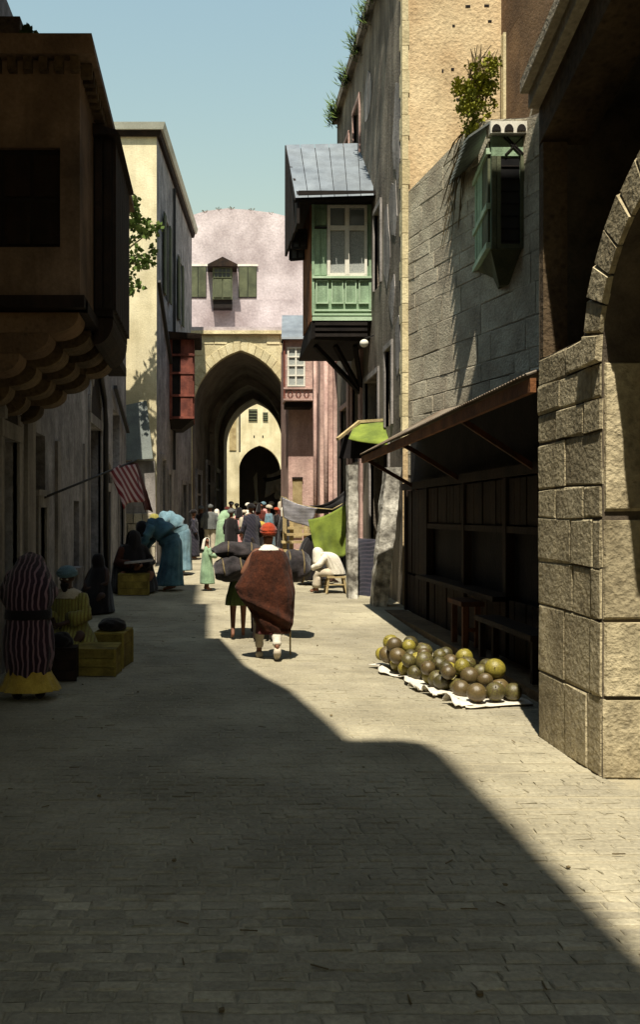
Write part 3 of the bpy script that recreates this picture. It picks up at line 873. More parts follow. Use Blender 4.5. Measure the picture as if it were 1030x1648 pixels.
# ---- low grey house behind the shop
P0, P1 = Vector((3.80, 18.0, 0)), Vector((5.55, 11.0, 0))
gh = thing('grey_stone_house', 'low house of grey coursed stone rising behind the shop awning', 'house', (3.8, 18.0, 0))
fg2 = Frame(P0, P1 - P0, (-1, -0.25, 0))
GL = (P1 - P0).length
top2 = [(0.0, 8.07), (2.6, 8.39), (4.0, 7.85), (GL, 7.2)]


def t2(u):
    for i in range(3):
        if top2[i][0] <= u <= top2[i + 1][0]:
            return top2[i][1] + (top2[i + 1][1] - top2[i][1]) * (u - top2[i][0]) / (top2[i + 1][0] - top2[i][0])
    return top2[-1][1]


b = MB()
for i in range(3):
    u, e = top2[i][0], top2[i + 1][0]
    b.add([fg2.p(u, 0), fg2.p(e, 0), fg2.p(e, t2(e)), fg2.p(u, t2(u))], [(0, 1, 2, 3)])
    b.add([fg2.p(u, t2(u)), fg2.p(e, t2(e)), fg2.p(e, t2(e), -3.0), fg2.p(u, t2(u), -3.0)], [(0, 1, 2, 3)])
b.add([fg2.p(GL, 0), fg2.p(GL, 0, -3), fg2.p(GL, 7, -3), fg2.p(GL, 7)], [(0, 1, 2, 3)])
b.build('wall', 'grey_weathered', gh)
vs2 = [2.6 + 0.36 * k + random.uniform(-0.04, 0.04) for k in range(17)]
vs2 = [2.6]
while vs2[-1] < 8.2: vs2.append(vs2[-1] + random.uniform(.24, .5))
courses(fg2, 0.02, GL, vs2, 0.35, 1.0, 0.012, 'grey_stone', gh, cut=[(-0.123, 1.0, 8.06), (0.386, 1.0, 9.38)], gap=0.005, jit=0.014)
# setback brown upper wall with a slit window
fb = Frame((5.6, 0, 0), (0, 1, 0), (-1, 0, 0))
panel(fb, 7.6, 18.0, 6.5, 15.0, [(16.9, 17.7, 9.3, 10.9)], 0.4).build('upper_wall', 'brown_stone', gh)
w = fb.part('window', 'dark_pane', gh, 16.9, 17.7, 9.3, 10.9, -0.39, -0.34)
fb.part('window_jamb', 'yellow_stone', w, 17.7, 17.86, 9.3, 11.0, -0.05, 0.05)
MB().box(5.601, 9, 7.6, 17.99, 6.5, 15).build('upper_mass', 'brown_stone', gh)
MB().box(2.2, 5.6, 7.8, 11.0, 8.9, 13.4).build('shade_block', 'brown_stone', gh)  # unseen block added to cast shade on the stone wall and small bay
for k in range(5):
    yy = 15.9 - k * 0.62
    MB().bar((5.55, yy + 0.5, 8.3 + k * 0.42), (5.5, yy - 0.5, 9.1 + k * 0.42), 0.14, 0.1).build('raking_moulding', 'grey_stone', gh)

# ---- tall pink and grey house
TX = 3.70
th = thing('tall_house', 'tall house with sunlit pink end wall and weathered grey street front', 'house', (TX, 18.0, 0))
ZT = 13.6
ft = Frame((TX, 0, 0), (0, 1, 0), (-1, 0, 0))
ht = [(19.05, 19.75, 3.7, 5.3), (20.3, 21.1, 6.9, 8.6), (20.6, 22.4, 3.4, 5.0), (23.0, 24.4, 3.2, 5.2), (23.2, 24.2, 10.4, 12.2), (25.0, 25.9, 10.4, 12.0),
      (19.4, 21.6, 0.1, 3.3), (25.2, 26.6, 0.3, 4.8)]
b = panel(ft, 18.0, 27.4, 0, ZT, ht, 0.35)
b.add([(TX, 27.4, 0), (9, 27.4, 0), (9, 27.4, ZT), (TX, 27.4, ZT)], [(0, 1, 2, 3)])
b.add([(TX, 18, ZT), (TX, 27.4, ZT), (9, 27.4, ZT), (9, 18, ZT)], [(0, 1, 2, 3)])
b.build('street_front', 'grey_weathered', th)
fte = Frame((0, 18.0, 0), (1, 0, 0), (0, -1, 0))
panel(fte, TX, 9, 0, ZT, [], 0.2).build('end_wall', 'pink_stone', th)
for k in range(16):                           # putlog holes as flat patches, their shade put into the colour
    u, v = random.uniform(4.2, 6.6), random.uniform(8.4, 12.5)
    fte.part('putlog_patch', 'interior_black', th, u, u + random.uniform(.03, .1), v, v + random.uniform(.03, .09), 0.001, 0.008)
for u, v, w_, h_ in ((18.5, 9.4, .5, 1.2), (18.9, 8.0, .5, .9), (19.6, 7.4, .6, 1.0), (19.0, 6.3, .4, .6), (18.4, 5.2, .35, .9), (22.0, 11.6, .8, .7)):
    n_ = 11
    pts_ = [ft.p(u + w_ * random.uniform(.5, 1) * math.cos(6.283 * i / n_), v + h_ * random.uniform(.5, 1) * math.sin(6.283 * i / n_)) for i in range(n_)]
    MB().extrude(pts_, (-.015, 0, 0)).build('plaster_patch', 'pale_plaster', th)
z = 3.2
k = 0
while z < ZT - 0.5:                           # yellow corner stones
    h = random.uniform(0.35, 0.55)
    e = 0.1 + 0.03 * (k % 2) * random.random()
    MB().box(TX - 0.02, TX + e, 17.96, 18.12 + 0.12 * (k % 2), z + 0.006, z + h - 0.006).build('corner_stone', 'yellow_stone', th)
    z += h; k += 1
for i, h in enumerate(ht):
    big = h[2] < 1
    d = ft.part('door' if big else 'window', 'interior_black' if big else 'dark_pane', th, h[0], h[1], h[2], h[3], -0.34, -0.3)  # doorways filled with near-black panels for their unlit inside
    b = MB()
    for u in (h[0] - 0.1, h[1]): ft.box(b, u, u + 0.1, h[2], h[3], -0.06, 0.04)
    ft.box(b, h[0] - 0.1, h[1] + 0.1, h[3] + 0.002, h[3] + 0.12, -0.06, 0.045)
    b.build('surround', 'rose_plaster' if h[0] > 22 else 'pale_plaster', d)
    if not big and i != 0:
        b = MB(); um = (h[0] + h[1]) / 2
        ft.box(b, um - 0.03, um + 0.03, h[2], h[3], -0.3, -0.25)
        ft.box(b, h[0], h[1], (h[2] + h[3]) / 2 - 0.03, (h[2] + h[3]) / 2 + 0.03, -0.295, -0.245)
        b.build('glazing_bars', 'black_wood', d)
ft.part('cornice', 'grey_weathered', th, 18.0, 27.5, ZT - 0.25, ZT + 0.05, -0.3, 0.14)
for u in (22.75, 24.75): ft.part('pilaster', 'rose_plaster', th, u, u + 0.3, 0.3, 5.9, -0.05, 0.07)
# loose tufts along the roof edge
for k, yy in enumerate((18.9, 19.9, 20.6, 21.6, 23.0, 24.6, 26.6, 27.1)):
    b = MB()
    for q in range(110):
        p = Vector((TX - 0.14 + random.gauss(0, 0.08), yy + max(-.25, min(.25, random.gauss(0, 0.11))), ZT + 0.03 - random.uniform(0, 0.55)))
        d = Vector((random.uniform(-0.28, 0.05), random.uniform(-0.2, 0.2), random.uniform(-0.05, 0.28)))
        s_ = Vector((0.015, 0.03, 0.02))
        b.add([p, p + d * 0.5 + s_, p + d, p + d * 0.5 - s_], [(0, 1, 2, 3)])
    tag(b.build('weed_tuft', 'leaf'), 'green weed tuft growing on the roof edge of the tall house', 'weed', 'weeds on the roof edge')

# ---- green timber bay on the tall house
gbay = thing('green_bay', 'large pale green timber bay window under a steep grey hood roof', 'bay window', (3.0, 21.6, 6.3))
DB = 21.6
fgy = Frame((0, DB, 0), (1, 0, 0), (0, -1, 0))
u_ = lambda px: px_u(px, DB)
z_ = lambda py: px_z(py, DB)
zb, zt = z_(518), z_(330)
MB().box(u_(503), TX, DB, 23.4, zb, zt).build('body', 'green_paint', gbay)
fgs = Frame((u_(503), 0, 0), (0, 1, 0), (-1, 0, 0))
for k in range(4):
    fgs.part('side_board', 'orange_wood', gbay, DB + 0.03 + k * 0.44, DB + 0.44 + k * 0.44, zb, zt, 0.003, 0.05)
# window with sash bars
wn_ = fgy.part('window', 'lace', gbay, u_(528), u_(589), z_(444), z_(334), 0.002, 0.02)
for x0, x1, y0, y1 in ((531, 553.5, 337, 364), (564, 586, 339, 364), (532, 554, 374, 440), (562, 586, 374, 440)):
    fgy.part('pane', 'glass' if y1 < 370 else 'lace', wn_, u_(x0), u_(x1), z_(y1), z_(y0), 0.02, 0.03)
for x0, x1 in ((526, 531), (554.5, 561.5), (586, 590)):
    fgy.part('sash_bar', 'white_paint', wn_, u_(x0), u_(x1), z_(444), z_(333), 0.021, 0.075)
for y0, y1 in ((332, 336), (365, 372.5), (441, 446)):
    fgy.part('sash_rail', 'white_paint', wn_, u_(526), u_(590), z_(y1), z_(y0), 0.024, 0.07)
# shutter leaf beside it, panelled apron below
for a, e in ((506, 515), (516, 525)):
    fgy.part('shutter_board', 'green_paint', gbay, u_(a), u_(e), z_(444), z_(370), 0.002, 0.04)
fgy.part('shutter_board', 'green_paint', gbay, u_(508), u_(524), z_(364), z_(338), 0.002, 0.04)
fgy.part('hinge', 'iron', gbay, u_(505), u_(527), z_(369), z_(366.5), 0.002, 0.06)
for a, e in ((508, 528), (533, 552), (555, 573), (577, 597)):
    p = fgy.part('apron_panel', 'green_paint', gbay, u_(a), u_(e), z_(490), z_(452), 0.002, 0.03)
    b = MB()
    fgy.box(b, u_(a), u_(a + 1.6), z_(490), z_(452), 0.03, 0.06); fgy.box(b, u_(e - 1.6), u_(e), z_(490), z_(452), 0.03, 0.06)
    fgy.box(b, u_(a + 1.6), u_(e - 1.6), z_(490), z_(488), 0.03, 0.058); fgy.box(b, u_(a + 1.6), u_(e - 1.6), z_(454), z_(452), 0.03, 0.058)
    b.build('panel_moulding', 'green_paint_pale', p)
for y0, y1, n_ in ((446.5, 450, 0.11), (499, 502, 0.06), (506, 509, 0.08), (512, 518, 0.12)):
    fgy.part('moulding', 'green_paint_pale', gbay, u_(502), u_(601), z_(y1), z_(y0), 0.002, n_)
fgy.part('corner_post', 'green_paint', gbay, u_(501.5), u_(505.5), z_(506), z_(331), 0.001, 0.07)
fgy.part('corner_post', 'green_paint', gbay, u_(593), u_(600), z_(499), z_(331), 0.001, 0.065)
# dark splayed foot with slats
zf = z_(548)
MB().hexa([(u_(500), DB - 0.05, zb - 0.42), (TX, DB + 0.25, zb - 0.42), (TX, 24.6, zb - 0.42), (u_(500), 24.6, zb - 0.42),
           (u_(501), DB - 0.1, zb - 0.003), (TX, DB - 0.1, zb - 0.003), (TX, 23.5, zb - 0.003), (u_(501), 23.5, zb - 0.003)]).build('foot', 'black_wood', gbay)
for k in range(3):
    MB().box(u_(506), TX - 0.1, DB - 0.13, DB - 0.09, zb - 0.37 + k * 0.13, zb - 0.3 + k * 0.13).build('foot_slat', 'black_wood', gbay)
for x in (u_(512), u_(545), u_(578)):
    MB().bar((x, 22.2, zb - 0.45), (TX, 22.9, zb - 1.5), 0.1).build('bracket', 'black_wood', gbay)
# steep hood roof of standing sheets, its end boards hanging on the left
roof_a, roof_b = at(475, 319, 20.9), at(602, 315, 20.9)
roof_c, roof_d = at(599, 233, 23.6), at(460, 236, 23.6)
n = 6
for k in range(n):
    t0, t1 = k / n, (k + 1) / n
    p = [roof_a.lerp(roof_b, t0 + 0.004), roof_a.lerp(roof_b, t1 - 0.004), roof_d.lerp(roof_c, t1 - 0.004), roof_d.lerp(roof_c, t0 + 0.004)]
    MB().extrude(p, (0, 0.04, 0.05)).build('roof_sheet', 'zinc', gbay)
MB().extrude([roof_a + Vector((0, 0.1, -0.01)), roof_b + Vector((0, 0.1, -0.01)), roof_c + Vector((0, 0, -0.06)), roof_d + Vector((0, 0, -0.06))], (0, 0.03, -0.06)).build('roof_boarding', 'black_wood', gbay)
MB().hexa([(u_(476), 20.95, zt - 0.0), (TX, 20.95, zt + 0.0), (TX, 23.5, zt), (u_(480), 23.5, zt), (u_(476), 20.95, zt + 0.1), (TX, 20.95, zt + 0.1), (TX, 23.5, zt + 0.1), (u_(480), 23.5, zt + 0.1)]).build('soffit', 'black_wood', gbay)
for k in range(4):
    y0 = 21.0 + k * 0.68
    xl = u_(474) - 0.02 * k
    top = roof_a.z + (roof_d.z - roof_a.z) * (k + 0.2) / 4
    MB().hexa([(xl, y0, zt - 0.62), (xl + 0.06, y0, zt - 0.62), (xl + 0.06, y0 + 0.65, zt - 0.62), (xl, y0 + 0.65, zt - 0.62),
               (xl, y0, top), (xl + 0.06, y0, top), (xl + 0.06, y0 + 0.65, top + 0.5), (xl, y0 + 0.65, top + 0.5)]).build('hood_board', 'black_wood', gbay)
# open casements on its left side
for py, d_ in ((385, 22.3), (403, 22.9)):
    c0 = Vector((u_(503) - 0.06, d_, px_z(py + 14, d_)))
    b = MB()
    q = [Vector((0, 0, 0)), Vector((-0.34, 0.1, 0)), Vector((-0.34, 0.1, 0.42)), Vector((0, 0, 0.42))]
    for i in range(4): b.bar(c0 + q[i], c0 + q[(i + 1) % 4], 0.06)
    b.bar(c0 + Vector((-0.17, 0.05, 0)), c0 + Vector((-0.17, 0.05, 0.42)), 0.04)
    cs = b.build('casement', 'black_wood', gbay)
    MB().extrude([c0 + p for p in q], (0.003, 0.01, 0)).build('pane', 'dark_pane', cs)

# ---- small green bay on the grey house
sb = thing('small_green_bay', 'narrow dark green lattice bay with scalloped eave on grey stone house', 'bay window', (4.4, 14.2, 5.5))
D0, D1 = 14.2, 15.9
x0b, x1b = px_u(790, D0), px_u(846, D0)
x0f = px_u(763, D1)
zt, zb = px_z(222, D0), px_z(402, D0)
fsb = Frame((0, D0, 0), (1, 0, 0), (0, -1, 0))
MB().hexa([(x0b, D0, zb), (x1b, D0, zb), (x1b - 0.1, D1, zb), (x0f, D1, zb), (x0b, D0, zt), (x1b, D0, zt), (x1b - 0.1, D1, zt), (x0f, D1, zt)]).build('body', 'green_paint', sb)
ww = fsb.part('window', 'dark_pane', sb, px_u(805, D0), px_u(836, D0), px_z(394, D0), px_z(255, D0), 0.002, 0.012)
for a, e in ((790, 797), (798, 804.5), (836.5, 846)):
    fsb.part('frame_board', 'olive_paint', sb, px_u(a, D0), px_u(e, D0), zb, px_z(254, D0), 0.002, 0.05)
fsb.part('frame_board', 'olive_paint', sb, px_u(804.6, D0), px_u(836.4, D0), px_z(402, D0), px_z(394.4, D0), 0.002, 0.045)
fsb.part('lattice_board', 'green_paint', sb, px_u(790, D0), px_u(846, D0), px_z(253, D0), px_z(222, D0), 0.002, 0.03)
b = MB()
for k in range(-4, 9):
    a0 = px_u(812 + k * 5, D0)
    for s_ in (1, -1):
        p0 = Vector((a0, D0 - 0.04, px_z(251, D0))); p1 = Vector((a0 + s_ * 0.26, D0 - 0.04, px_z(223, D0)))
        if min(p0.x, p1.x) > px_u(808, D0) and max(p0.x, p1.x) < px_u(844, D0):
            b.bar(p0, p1, 0.018, 0.02, up=(0, 1, 0))
b.build('lattice', 'black_wood', sb)
for k in range(7):
    z = px_z(390 - k * 20, D0)
    fsb.part('window_bar', 'black_wood', ww, px_u(806, D0), px_u(835, D0), z, z + 0.02, 0.012, 0.03)
# the side: three boarded panels with rails
pa, pb = Vector((x0b, D0, 0)), Vector((x0f, D1, 0))
fss = Frame(pa, pb - pa, (-1, 0.1, 0))
SLn = (pb - pa).length
for k in range(3):
    fss.part('side_panel', 'green_paint' if k else 'olive_paint', sb, SLn * k / 3 + 0.03, SLn * (k + 1) / 3 - 0.03, zb + 0.05, zt - 0.05, 0.002, 0.04)
for z in (zb + 0.02, zb + 0.62, zt - 0.25):
    fss.part('side_rail', 'green_paint_pale', sb, 0, SLn, z, z + 0.09, 0.001, 0.07)
# white carved cornice and the scalloped eave along the side
cn = fsb.part('cornice', 'white_paint', sb, px_u(786, D0), px_u(846, D0), zt + 0.02, zt + 0.2, -0.1, 0.12)
for k in range(3):
    c0 = px_u(795 + k * 20, D0)
    pts = [Vector((c0 + 0.07 * math.cos(t), D0 - 0.122, zt + 0.05 + 0.1 * math.sin(t))) for t in [math.pi * q / 8 for q in range(9)]]
    MB().extrude(pts, (0, -0.012, 0)).build('rosette', 'black_wood', cn)
for k in range(11):
    t0, t1 = k / 11, (k + 1) / 11
    p0 = pa.lerp(pb, t0 * 1.12 - 0.04); p1 = pa.lerp(pb, t1 * 1.12 - 0.04)
    o_ = fss.n * 0.34
    zz = zt + 0.2
    q = [p0 + Vector((0, 0, zz)), p1 + Vector((0, 0, zz)), p1 + o_ + Vector((0, 0, zz - 0.22)), (p0 + p1) / 2 + o_ * 1.22 + Vector((0, 0, zz - 0.29)), p0 + o_ + Vector((0, 0, zz - 0.22))]
    MB().extrude(q, (0, 0, 0.035)).build('eave_scallop', 'tin_grey', sb)
MB().hexa([(x0b + 0.25, D0 + 0.4, zb - 0.45), (x1b, D0 + 0.3, zb - 0.45), (x1b - 0.1, D1 - 0.1, zb - 0.45), (x0f + 0.3, D1 - 0.2, zb - 0.45),
           (x0b, D0, zb - 0.002), (x1b, D0, zb - 0.002), (x1b - 0.1, D1, zb - 0.002), (x0f, D1, zb - 0.002)]).build('foot', 'olive_paint', sb)

# ---- the shop under its tin awning
shop = thing('shop', 'dark timber shop front with plank shutters under a long tin awning', 'shop', (3.6, 12.0, 0))
EX, EZ = 2.71, 2.96
YA, YB = 7.86, 16.7
SX = 3.66
awn = MB()
nc = 110
rows_ = []
for j in range(2):
    ring = []
    for k in range(nc * 2 + 1):
        yy = YA + (YB - YA) * k / (nc * 2)
        xx = EX - 0.05 if j == 0 else 4.9
        zz = (EZ + 0.06 if j == 0 else EZ + 0.85) + (0.014 if k % 2 else 0.0) - 0.0095 * (yy - YA) * 1.2
        ring.append(Vector((min(xx, 3.80 + (18 - yy) * 0.25 - 0.02) if j else xx, yy, zz)))
    rows_.append(ring)
awn.loft(rows_, False, False)
aw = awn.build('awning_sheet', 'rust_sheet', shop)
so = aw.modifiers.new('thick', 'SOLIDIFY'); so.thickness = 0.012
zz = lambda yy: EZ - 0.0114 * (yy - YA)
MB().hexa([(EX - 0.02, YA, EZ - 0.09), (EX + 0.03, YA, EZ - 0.09), (EX + 0.03, YB, zz(YB) - 0.09), (EX - 0.02, YB, zz(YB) - 0.09),
           (EX - 0.02, YA, EZ + 0.03), (EX + 0.03, YA, EZ + 0.03), (EX + 0.03, YB, zz(YB) + 0.03), (EX - 0.02, YB, zz(YB) + 0.03)]).build('fascia', 'orange_wood', shop)
for k in range(6):
    yy = 8.6 + k * 1.55
    MB().bar((EX + 0.02, yy, zz(yy) - 0.02), (4.2, yy, zz(yy) + 0.52), 0.07).build('rafter', 'black_wood', shop)
    if k in (1, 3, 5):
        MB().bar((EX + 0.06, yy + 0.15, zz(yy) - 0.05), (SX, yy + 0.15, 2.3), 0.06).build('strut', 'brown_wood', shop)
fsh = Frame((SX, 0, 0), (0, 1, 0), (-1, 0, 0))
# posts, rails, planks; the middle bay opens on a near-black sheet painted as interior shade
for u in (9.2, 11.4, 13.3, 15.6, 17.3):
    fsh.part('post', 'dark_wood', shop, u, u + 0.12, 0.0, 2.42, -0.06, 0.06)
fsh.part('top_rail', 'dark_wood', shop, 8.0, 17.42, 2.3, 2.42, 0.062, 0.12)
for a, e in ((9.32, 11.4), (11.52, 13.3), (13.42, 15.6)):
    fsh.part('mid_rail', 'dark_wood', shop, a, e, 1.62, 1.7, -0.03, 0.05)
for u0, u1, z0_, z1_ in ((9.34, 11.38, 1.72, 2.28), (11.54, 13.28, 1.72, 2.28), (13.44, 15.58, 1.72, 2.28), (15.74, 17.28, 0.8, 2.28), (11.54, 13.28, 0.05, 0.75), (13.44, 15.58, 0.05, 0.75), (9.34, 11.38, 0.05, 0.8), (15.74, 17.28, 0.05, 0.75)):
    n = max(3, int((u1 - u0) / 0.19))
    for k in range(n):
        a = u0 + (u1 - u0) * k / n
        fsh.part('plank', 'dark_wood', shop, a + 0.006, a + (u1 - u0) / n - 0.006, z0_, z1_, -0.02, random.uniform(0.012, 0.03))
fsh.part('counter_board', 'dark_wood', shop, 11.4, 15.7, 0.78, 0.84, -0.3, 0.22)
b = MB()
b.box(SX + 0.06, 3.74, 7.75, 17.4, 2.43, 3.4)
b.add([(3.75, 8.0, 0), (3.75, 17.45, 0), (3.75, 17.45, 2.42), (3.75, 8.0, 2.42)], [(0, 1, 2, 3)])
b.build('inner_wall', 'interior_black', shop)
MB().box(3.2, SX - 0.07, 7.8, 17.2, 0.0, 0.1).build('shade_step', 'dark_stone', shop)  # dark step added to stand in for the awning's shade on the ground

# trestle bench and counter in front
def bench(label, x0, x1, y0, y1, z, m):
    t = thing('bench', label, 'bench', ((x0 + x1) / 2, (y0 + y1) / 2, 0.12))
    MB().box(x0, x1, y0, y1, z - 0.06, z).build('seat', m, t)
    for x in (x0 + 0.07, x1 - 0.07):
        for yy in (y0 + 0.08, y1 - 0.08):
            MB().bar((x, yy, 0.12), (x, yy, z - 0.06), 0.07).build('leg', m, t)
    MB().bar((x0 + 0.07, y0 + 0.08, 0.35), (x1 - 0.07, y0 + 0.08, 0.35), 0.05).build('stretcher', m, t)
    return t


bench('short thick topped wooden bench in shade of the shop', 3.22, 3.52, 12.0, 12.7, 0.72, 'brown_wood')
bench('long low wooden bench beside the near shop post', 3.22, 3.52, 9.4, 11.4, 0.62, 'dark_wood')

# whitewashed rubble pillar at the far end of the shop
def pillar(name, label, x0, x1, y0, y1, z0, z1, m, lean=0.0, seed=3):
    t = thing(name, label, 'pillar', ((x0 + x1) / 2, (y0 + y1) / 2, z0))
    rnd = random.Random(seed)
    rings = []
    n_ = int((z1 - z0) / .05)
    base = [(-1, -1), (-.5, -1.04), (0, -1), (.5, -1.04), (1, -1), (1.03, 0), (1, 1), (0, 1), (-1, 1), (-1.03, 0)]
    for k in range(n_ + 1):                    # crumbling plaster over rubble: every edge wavers
        z = z0 + (z1 - z0) * k / n_
        o = lean * (z - z0)
        ring = []
        for i, (a, e) in enumerate(base):
            w = 1 + .16 * pnoise((a * 2 + seed, e * 2, z * 2.2)) + .1 * pnoise((a * 5, e * 5 + seed, z * 6)) + (.04 * rnd.uniform(-1, 1) if i < 5 else 0)
            ring.append(Vector(((x0 + x1) / 2 + o + a * (x1 - x0) / 2 * w, (y0 + y1) / 2 + e * (y1 - y0) / 2 * (.8 + .2 * w), z + (.02 * rnd.uniform(-1, 1) if 0 < k < n_ else 0))))
        rings.append(ring)
    MB().loft(rings).build('shaft', m, t)
    return t


pillar('pillar', 'flaking whitewashed plaster pier at the far end of the shop', px_u(600, 17.7), px_u(624, 17.7), 17.7, 18.1, g(17.7), 2.75, 'whitewash', 0.1, 3)
pillar('pillar', 'narrow flaking whitewashed jamb beside hanging green cloth', px_u(561, 19.0), px_u(576, 19.0), 19.0, 19.35, g(19.0), px_z(748, 19.0), 'whitewash', 0.0, 8)
# dark striped rug leaning between the pillars
b = MB()
q0, q1, q2, q3 = at(557, 962, 20.0), at(596, 968, 19.4), at(611, 868, 19.7), at(574, 866, 20.3)
def rug(u, v):
    p = q0.lerp(q1, u).lerp(q3.lerp(q2, u), v)
    return p + Vector((0, 0.03 * math.sin(7 * u + 3 * v), 0))
b.grid(rug, 10, 14)
rg = tag(b.build('rug', 'cloth_rug', smooth=True), 'dark striped rug hung between two whitewashed pillars', 'rug')
rg.modifiers.new('thick', 'SOLIDIFY').thickness = 0.02
# yellow cloth hood over the doorway
b = MB()
h0, h1, h2, h3 = at(561, 706, 19.6), at(640, 716, 19.2), at(636, 676, 19.9), at(572, 680, 20.4)
b.grid(lambda u, v: h0.lerp(h1, u).lerp(h3.lerp(h2, u), v) + Vector((0, 0.03 * math.sin(9 * u), -0.03 * math.sin(3.14 * u))), 10, 6)
hd = thing('door_hood', 'yellow green cloth hood stretched over doorway beyond the shop', 'awning', tuple(at(600, 740, 19.9)))
ob = b.build('cloth', 'cloth_hang_green', hd, True)
ob.modifiers.new('thick', 'SOLIDIFY').thickness = 0.02
MB().bar(at(543, 707, 19.7), at(578, 679, 20.3), 0.06).build('pole', 'pale_wood', hd)
MB().bar(at(576, 679, 20.35), at(638, 675, 19.9), 0.06).build('pole', 'pale_wood', hd)
MB().hexa([at(545, 738, 20.0), at(604, 738, 20.0), (TX, 20.4, 3.2), (TX - 0.6, 21.4, 3.2), at(553, 700, 20.0), at(604, 705, 20.0), (TX, 20.4, 3.6), (TX - 0.6, 21.4, 3.6)]).build('valance', 'cloth_black', hd)

# ---- house beyond, with plastered buttresses and rain pipes
h3_ = thing('buttressed_house', 'narrow rose plastered house with rain pipes beyond the green bay', 'house', (3.74, 27.4, 0.3))
f4 = Frame((3.78, 0, 0), (0, 1, 0), (-1, 0, 0))
hh = [(28.0, 28.8, 0.35, 6.5), (30.2, 31.0, 1.5, 7.0)]
b = panel(f4, 27.4, 34.5, 0, 10.2, hh, 0.3)
b.add([(3.78, 27.4, 10.2), (3.78, 34.5, 10.2), (8, 34.5, 10.2), (8, 27.4, 10.2)], [(0, 1, 2, 3)])
b.build('wall', 'rose_plaster', h3_)
for h in hh:
    f4.part('shutter', 'black_wood', h3_, h[0], h[1], h[2], h[3], -0.29, -0.24)
for u, w in ((29.0, 0.5), (31.2, 0.6), (32.8, 0.4)):
    f4.part('buttress', 'rose_plaster', h3_, u, u + w, 0.3, 7.4, -0.02, 0.14)
for u in (28.9, 31.9):
    MB().tube([f4.p(u, 7.8, 0.22), f4.p(u, 0.4, 0.22)], 0.07, 8).build('rain_pipe', 'rose_plaster', h3_, True)

# ---- pink pier house against the arch with its bay
h4_ = thing('pier_house', 'rose plastered pier house beside the street arch', 'house', (3.4, 34.2, 0.5))
XP = px_u(464, 34.2)
MB().box(XP, 7, 34.2, 37.8, 0.3, 8.4).build('wall', 'rose_plaster', h4_)
f5 = Frame((0, 34.2, 0), (1, 0, 0), (0, -1, 0))
d = f5.part('door', 'pale_wood', h4_, px_u(471, 34.2), px_u(486, 34.2), px_z(865, 34.2), px_z(772, 34.2), 0.003, 0.05)
f5.part('lintel', 'dark_wood', h4_, px_u(470, 34.2), px_u(487, 34.2), px_z(771.6, 34.2), px_z(768, 34.2), 0.003, 0.09)
pb_ = thing('pink_bay', 'small pink timber bay with white window and diamond panels beside the arch', 'bay window', (3.0, 33.3, 5.8))
D5 = 33.3
f6 = Frame((0, D5, 0), (1, 0, 0), (0, -1, 0))
u5 = lambda p: px_u(p, D5)
z5 = lambda p: px_z(p, D5)
MB().box(u5(457), u5(503), D5, 34.2, z5(646), z5(546)).build('body', 'rose_plaster', pb_)
wq = f6.part('window', 'lace', pb_, u5(463), u5(490), z5(622), z5(560), 0.002, 0.02)
b = MB()
for px in (463.5, 476, 489.5): f6.box(b, u5(px - 1.2), u5(px + 1.2), z5(622), z5(560), 0.02, 0.06)
for py in (560.5, 575, 589, 605, 621.5): f6.box(b, u5(462), u5(491), z5(py + 1), z5(py - 1), 0.018, 0.065)
b.build('glazing_bars', 'white_paint', wq)
for px in (467, 480, 493):
    c0 = Vector((u5(px), D5 - 0.03, z5(634)))
    b = MB(); q = [Vector((0, 0, 0.17)), Vector((0.09, 0, 0)), Vector((0, 0, -0.17)), Vector((-0.09, 0, 0))]
    for i in range(4): b.bar(c0 + q[i], c0 + q[(i + 1) % 4], 0.018, up=(0, 1, 0))
    b.build('diamond', 'red_wood', pb_)
for py in (625, 643): f6.part('moulding', 'rose_plaster', pb_, u5(456), u5(503), z5(py + 2), z5(py - 1), 0.002, 0.07)
f6.part('corner_post', 'red_wood', pb_, u5(456), u5(458.5), z5(645), z5(547), 0.001, 0.06)
MB().box(u5(460), u5(503), D5 + 0.15, 34.2, z5(655), z5(646.3)).build('foot', 'black_wood', pb_)
MB().extrude([at(453, 546, D5 - 0.25), at(505, 546, D5 - 0.25), at(505, 511, 35.2), at(454, 511, 35.2)], (0, 0.03, 0.08)).build('roof', 'zinc', pb_)
MB().box(u5(455), u5(503), D5 - 0.1, 34.2, z5(545.8), z5(543)).build('soffit', 'dark_wood', pb_)

# ================================================================== PEOPLE
STAND = dict(pelvis=(0, 0, .92, .125), spine=(0, .0, 1.1, .115), chest=(0, .0, 1.29, .135), neck=(0, .0, 1.45, .055), head0=(0, .015, 1.535, .07),
             head1=(0, .01, 1.61, .088), head2=(0, .0, 1.675, .062), nose=(0, .105, 1.575, .014), chin=(0, .065, 1.515, .035))
for s_, k_ in ((-1, 'L'), (1, 'R')):
    STAND.update({'sho' + k_: (s_ * .165, 0, 1.39, .06), 'elb' + k_: (s_ * .235, -.03, 1.12, .042), 'wri' + k_: (s_ * .25, .06, .89, .028),
                  'hip' + k_: (s_ * .09, 0, .87, .09), 'kne' + k_: (s_ * .1, .03, .48, .058), 'ank' + k_: (s_ * .1, -.02, .09, .036),
                  'hee' + k_: (s_ * .1, -.06, .04, .034), 'toe' + k_: (s_ * .115, .14, .025, .026), 'ear' + k_: (s_ * .092, -.005, 1.59, .018)})
BONES = [('pelvis', 'spine'), ('spine', 'chest'), ('chest', 'neck'), ('neck', 'head0'), ('head0', 'head1'), ('head1', 'head2'), ('head1', 'nose'), ('head0', 'chin')]
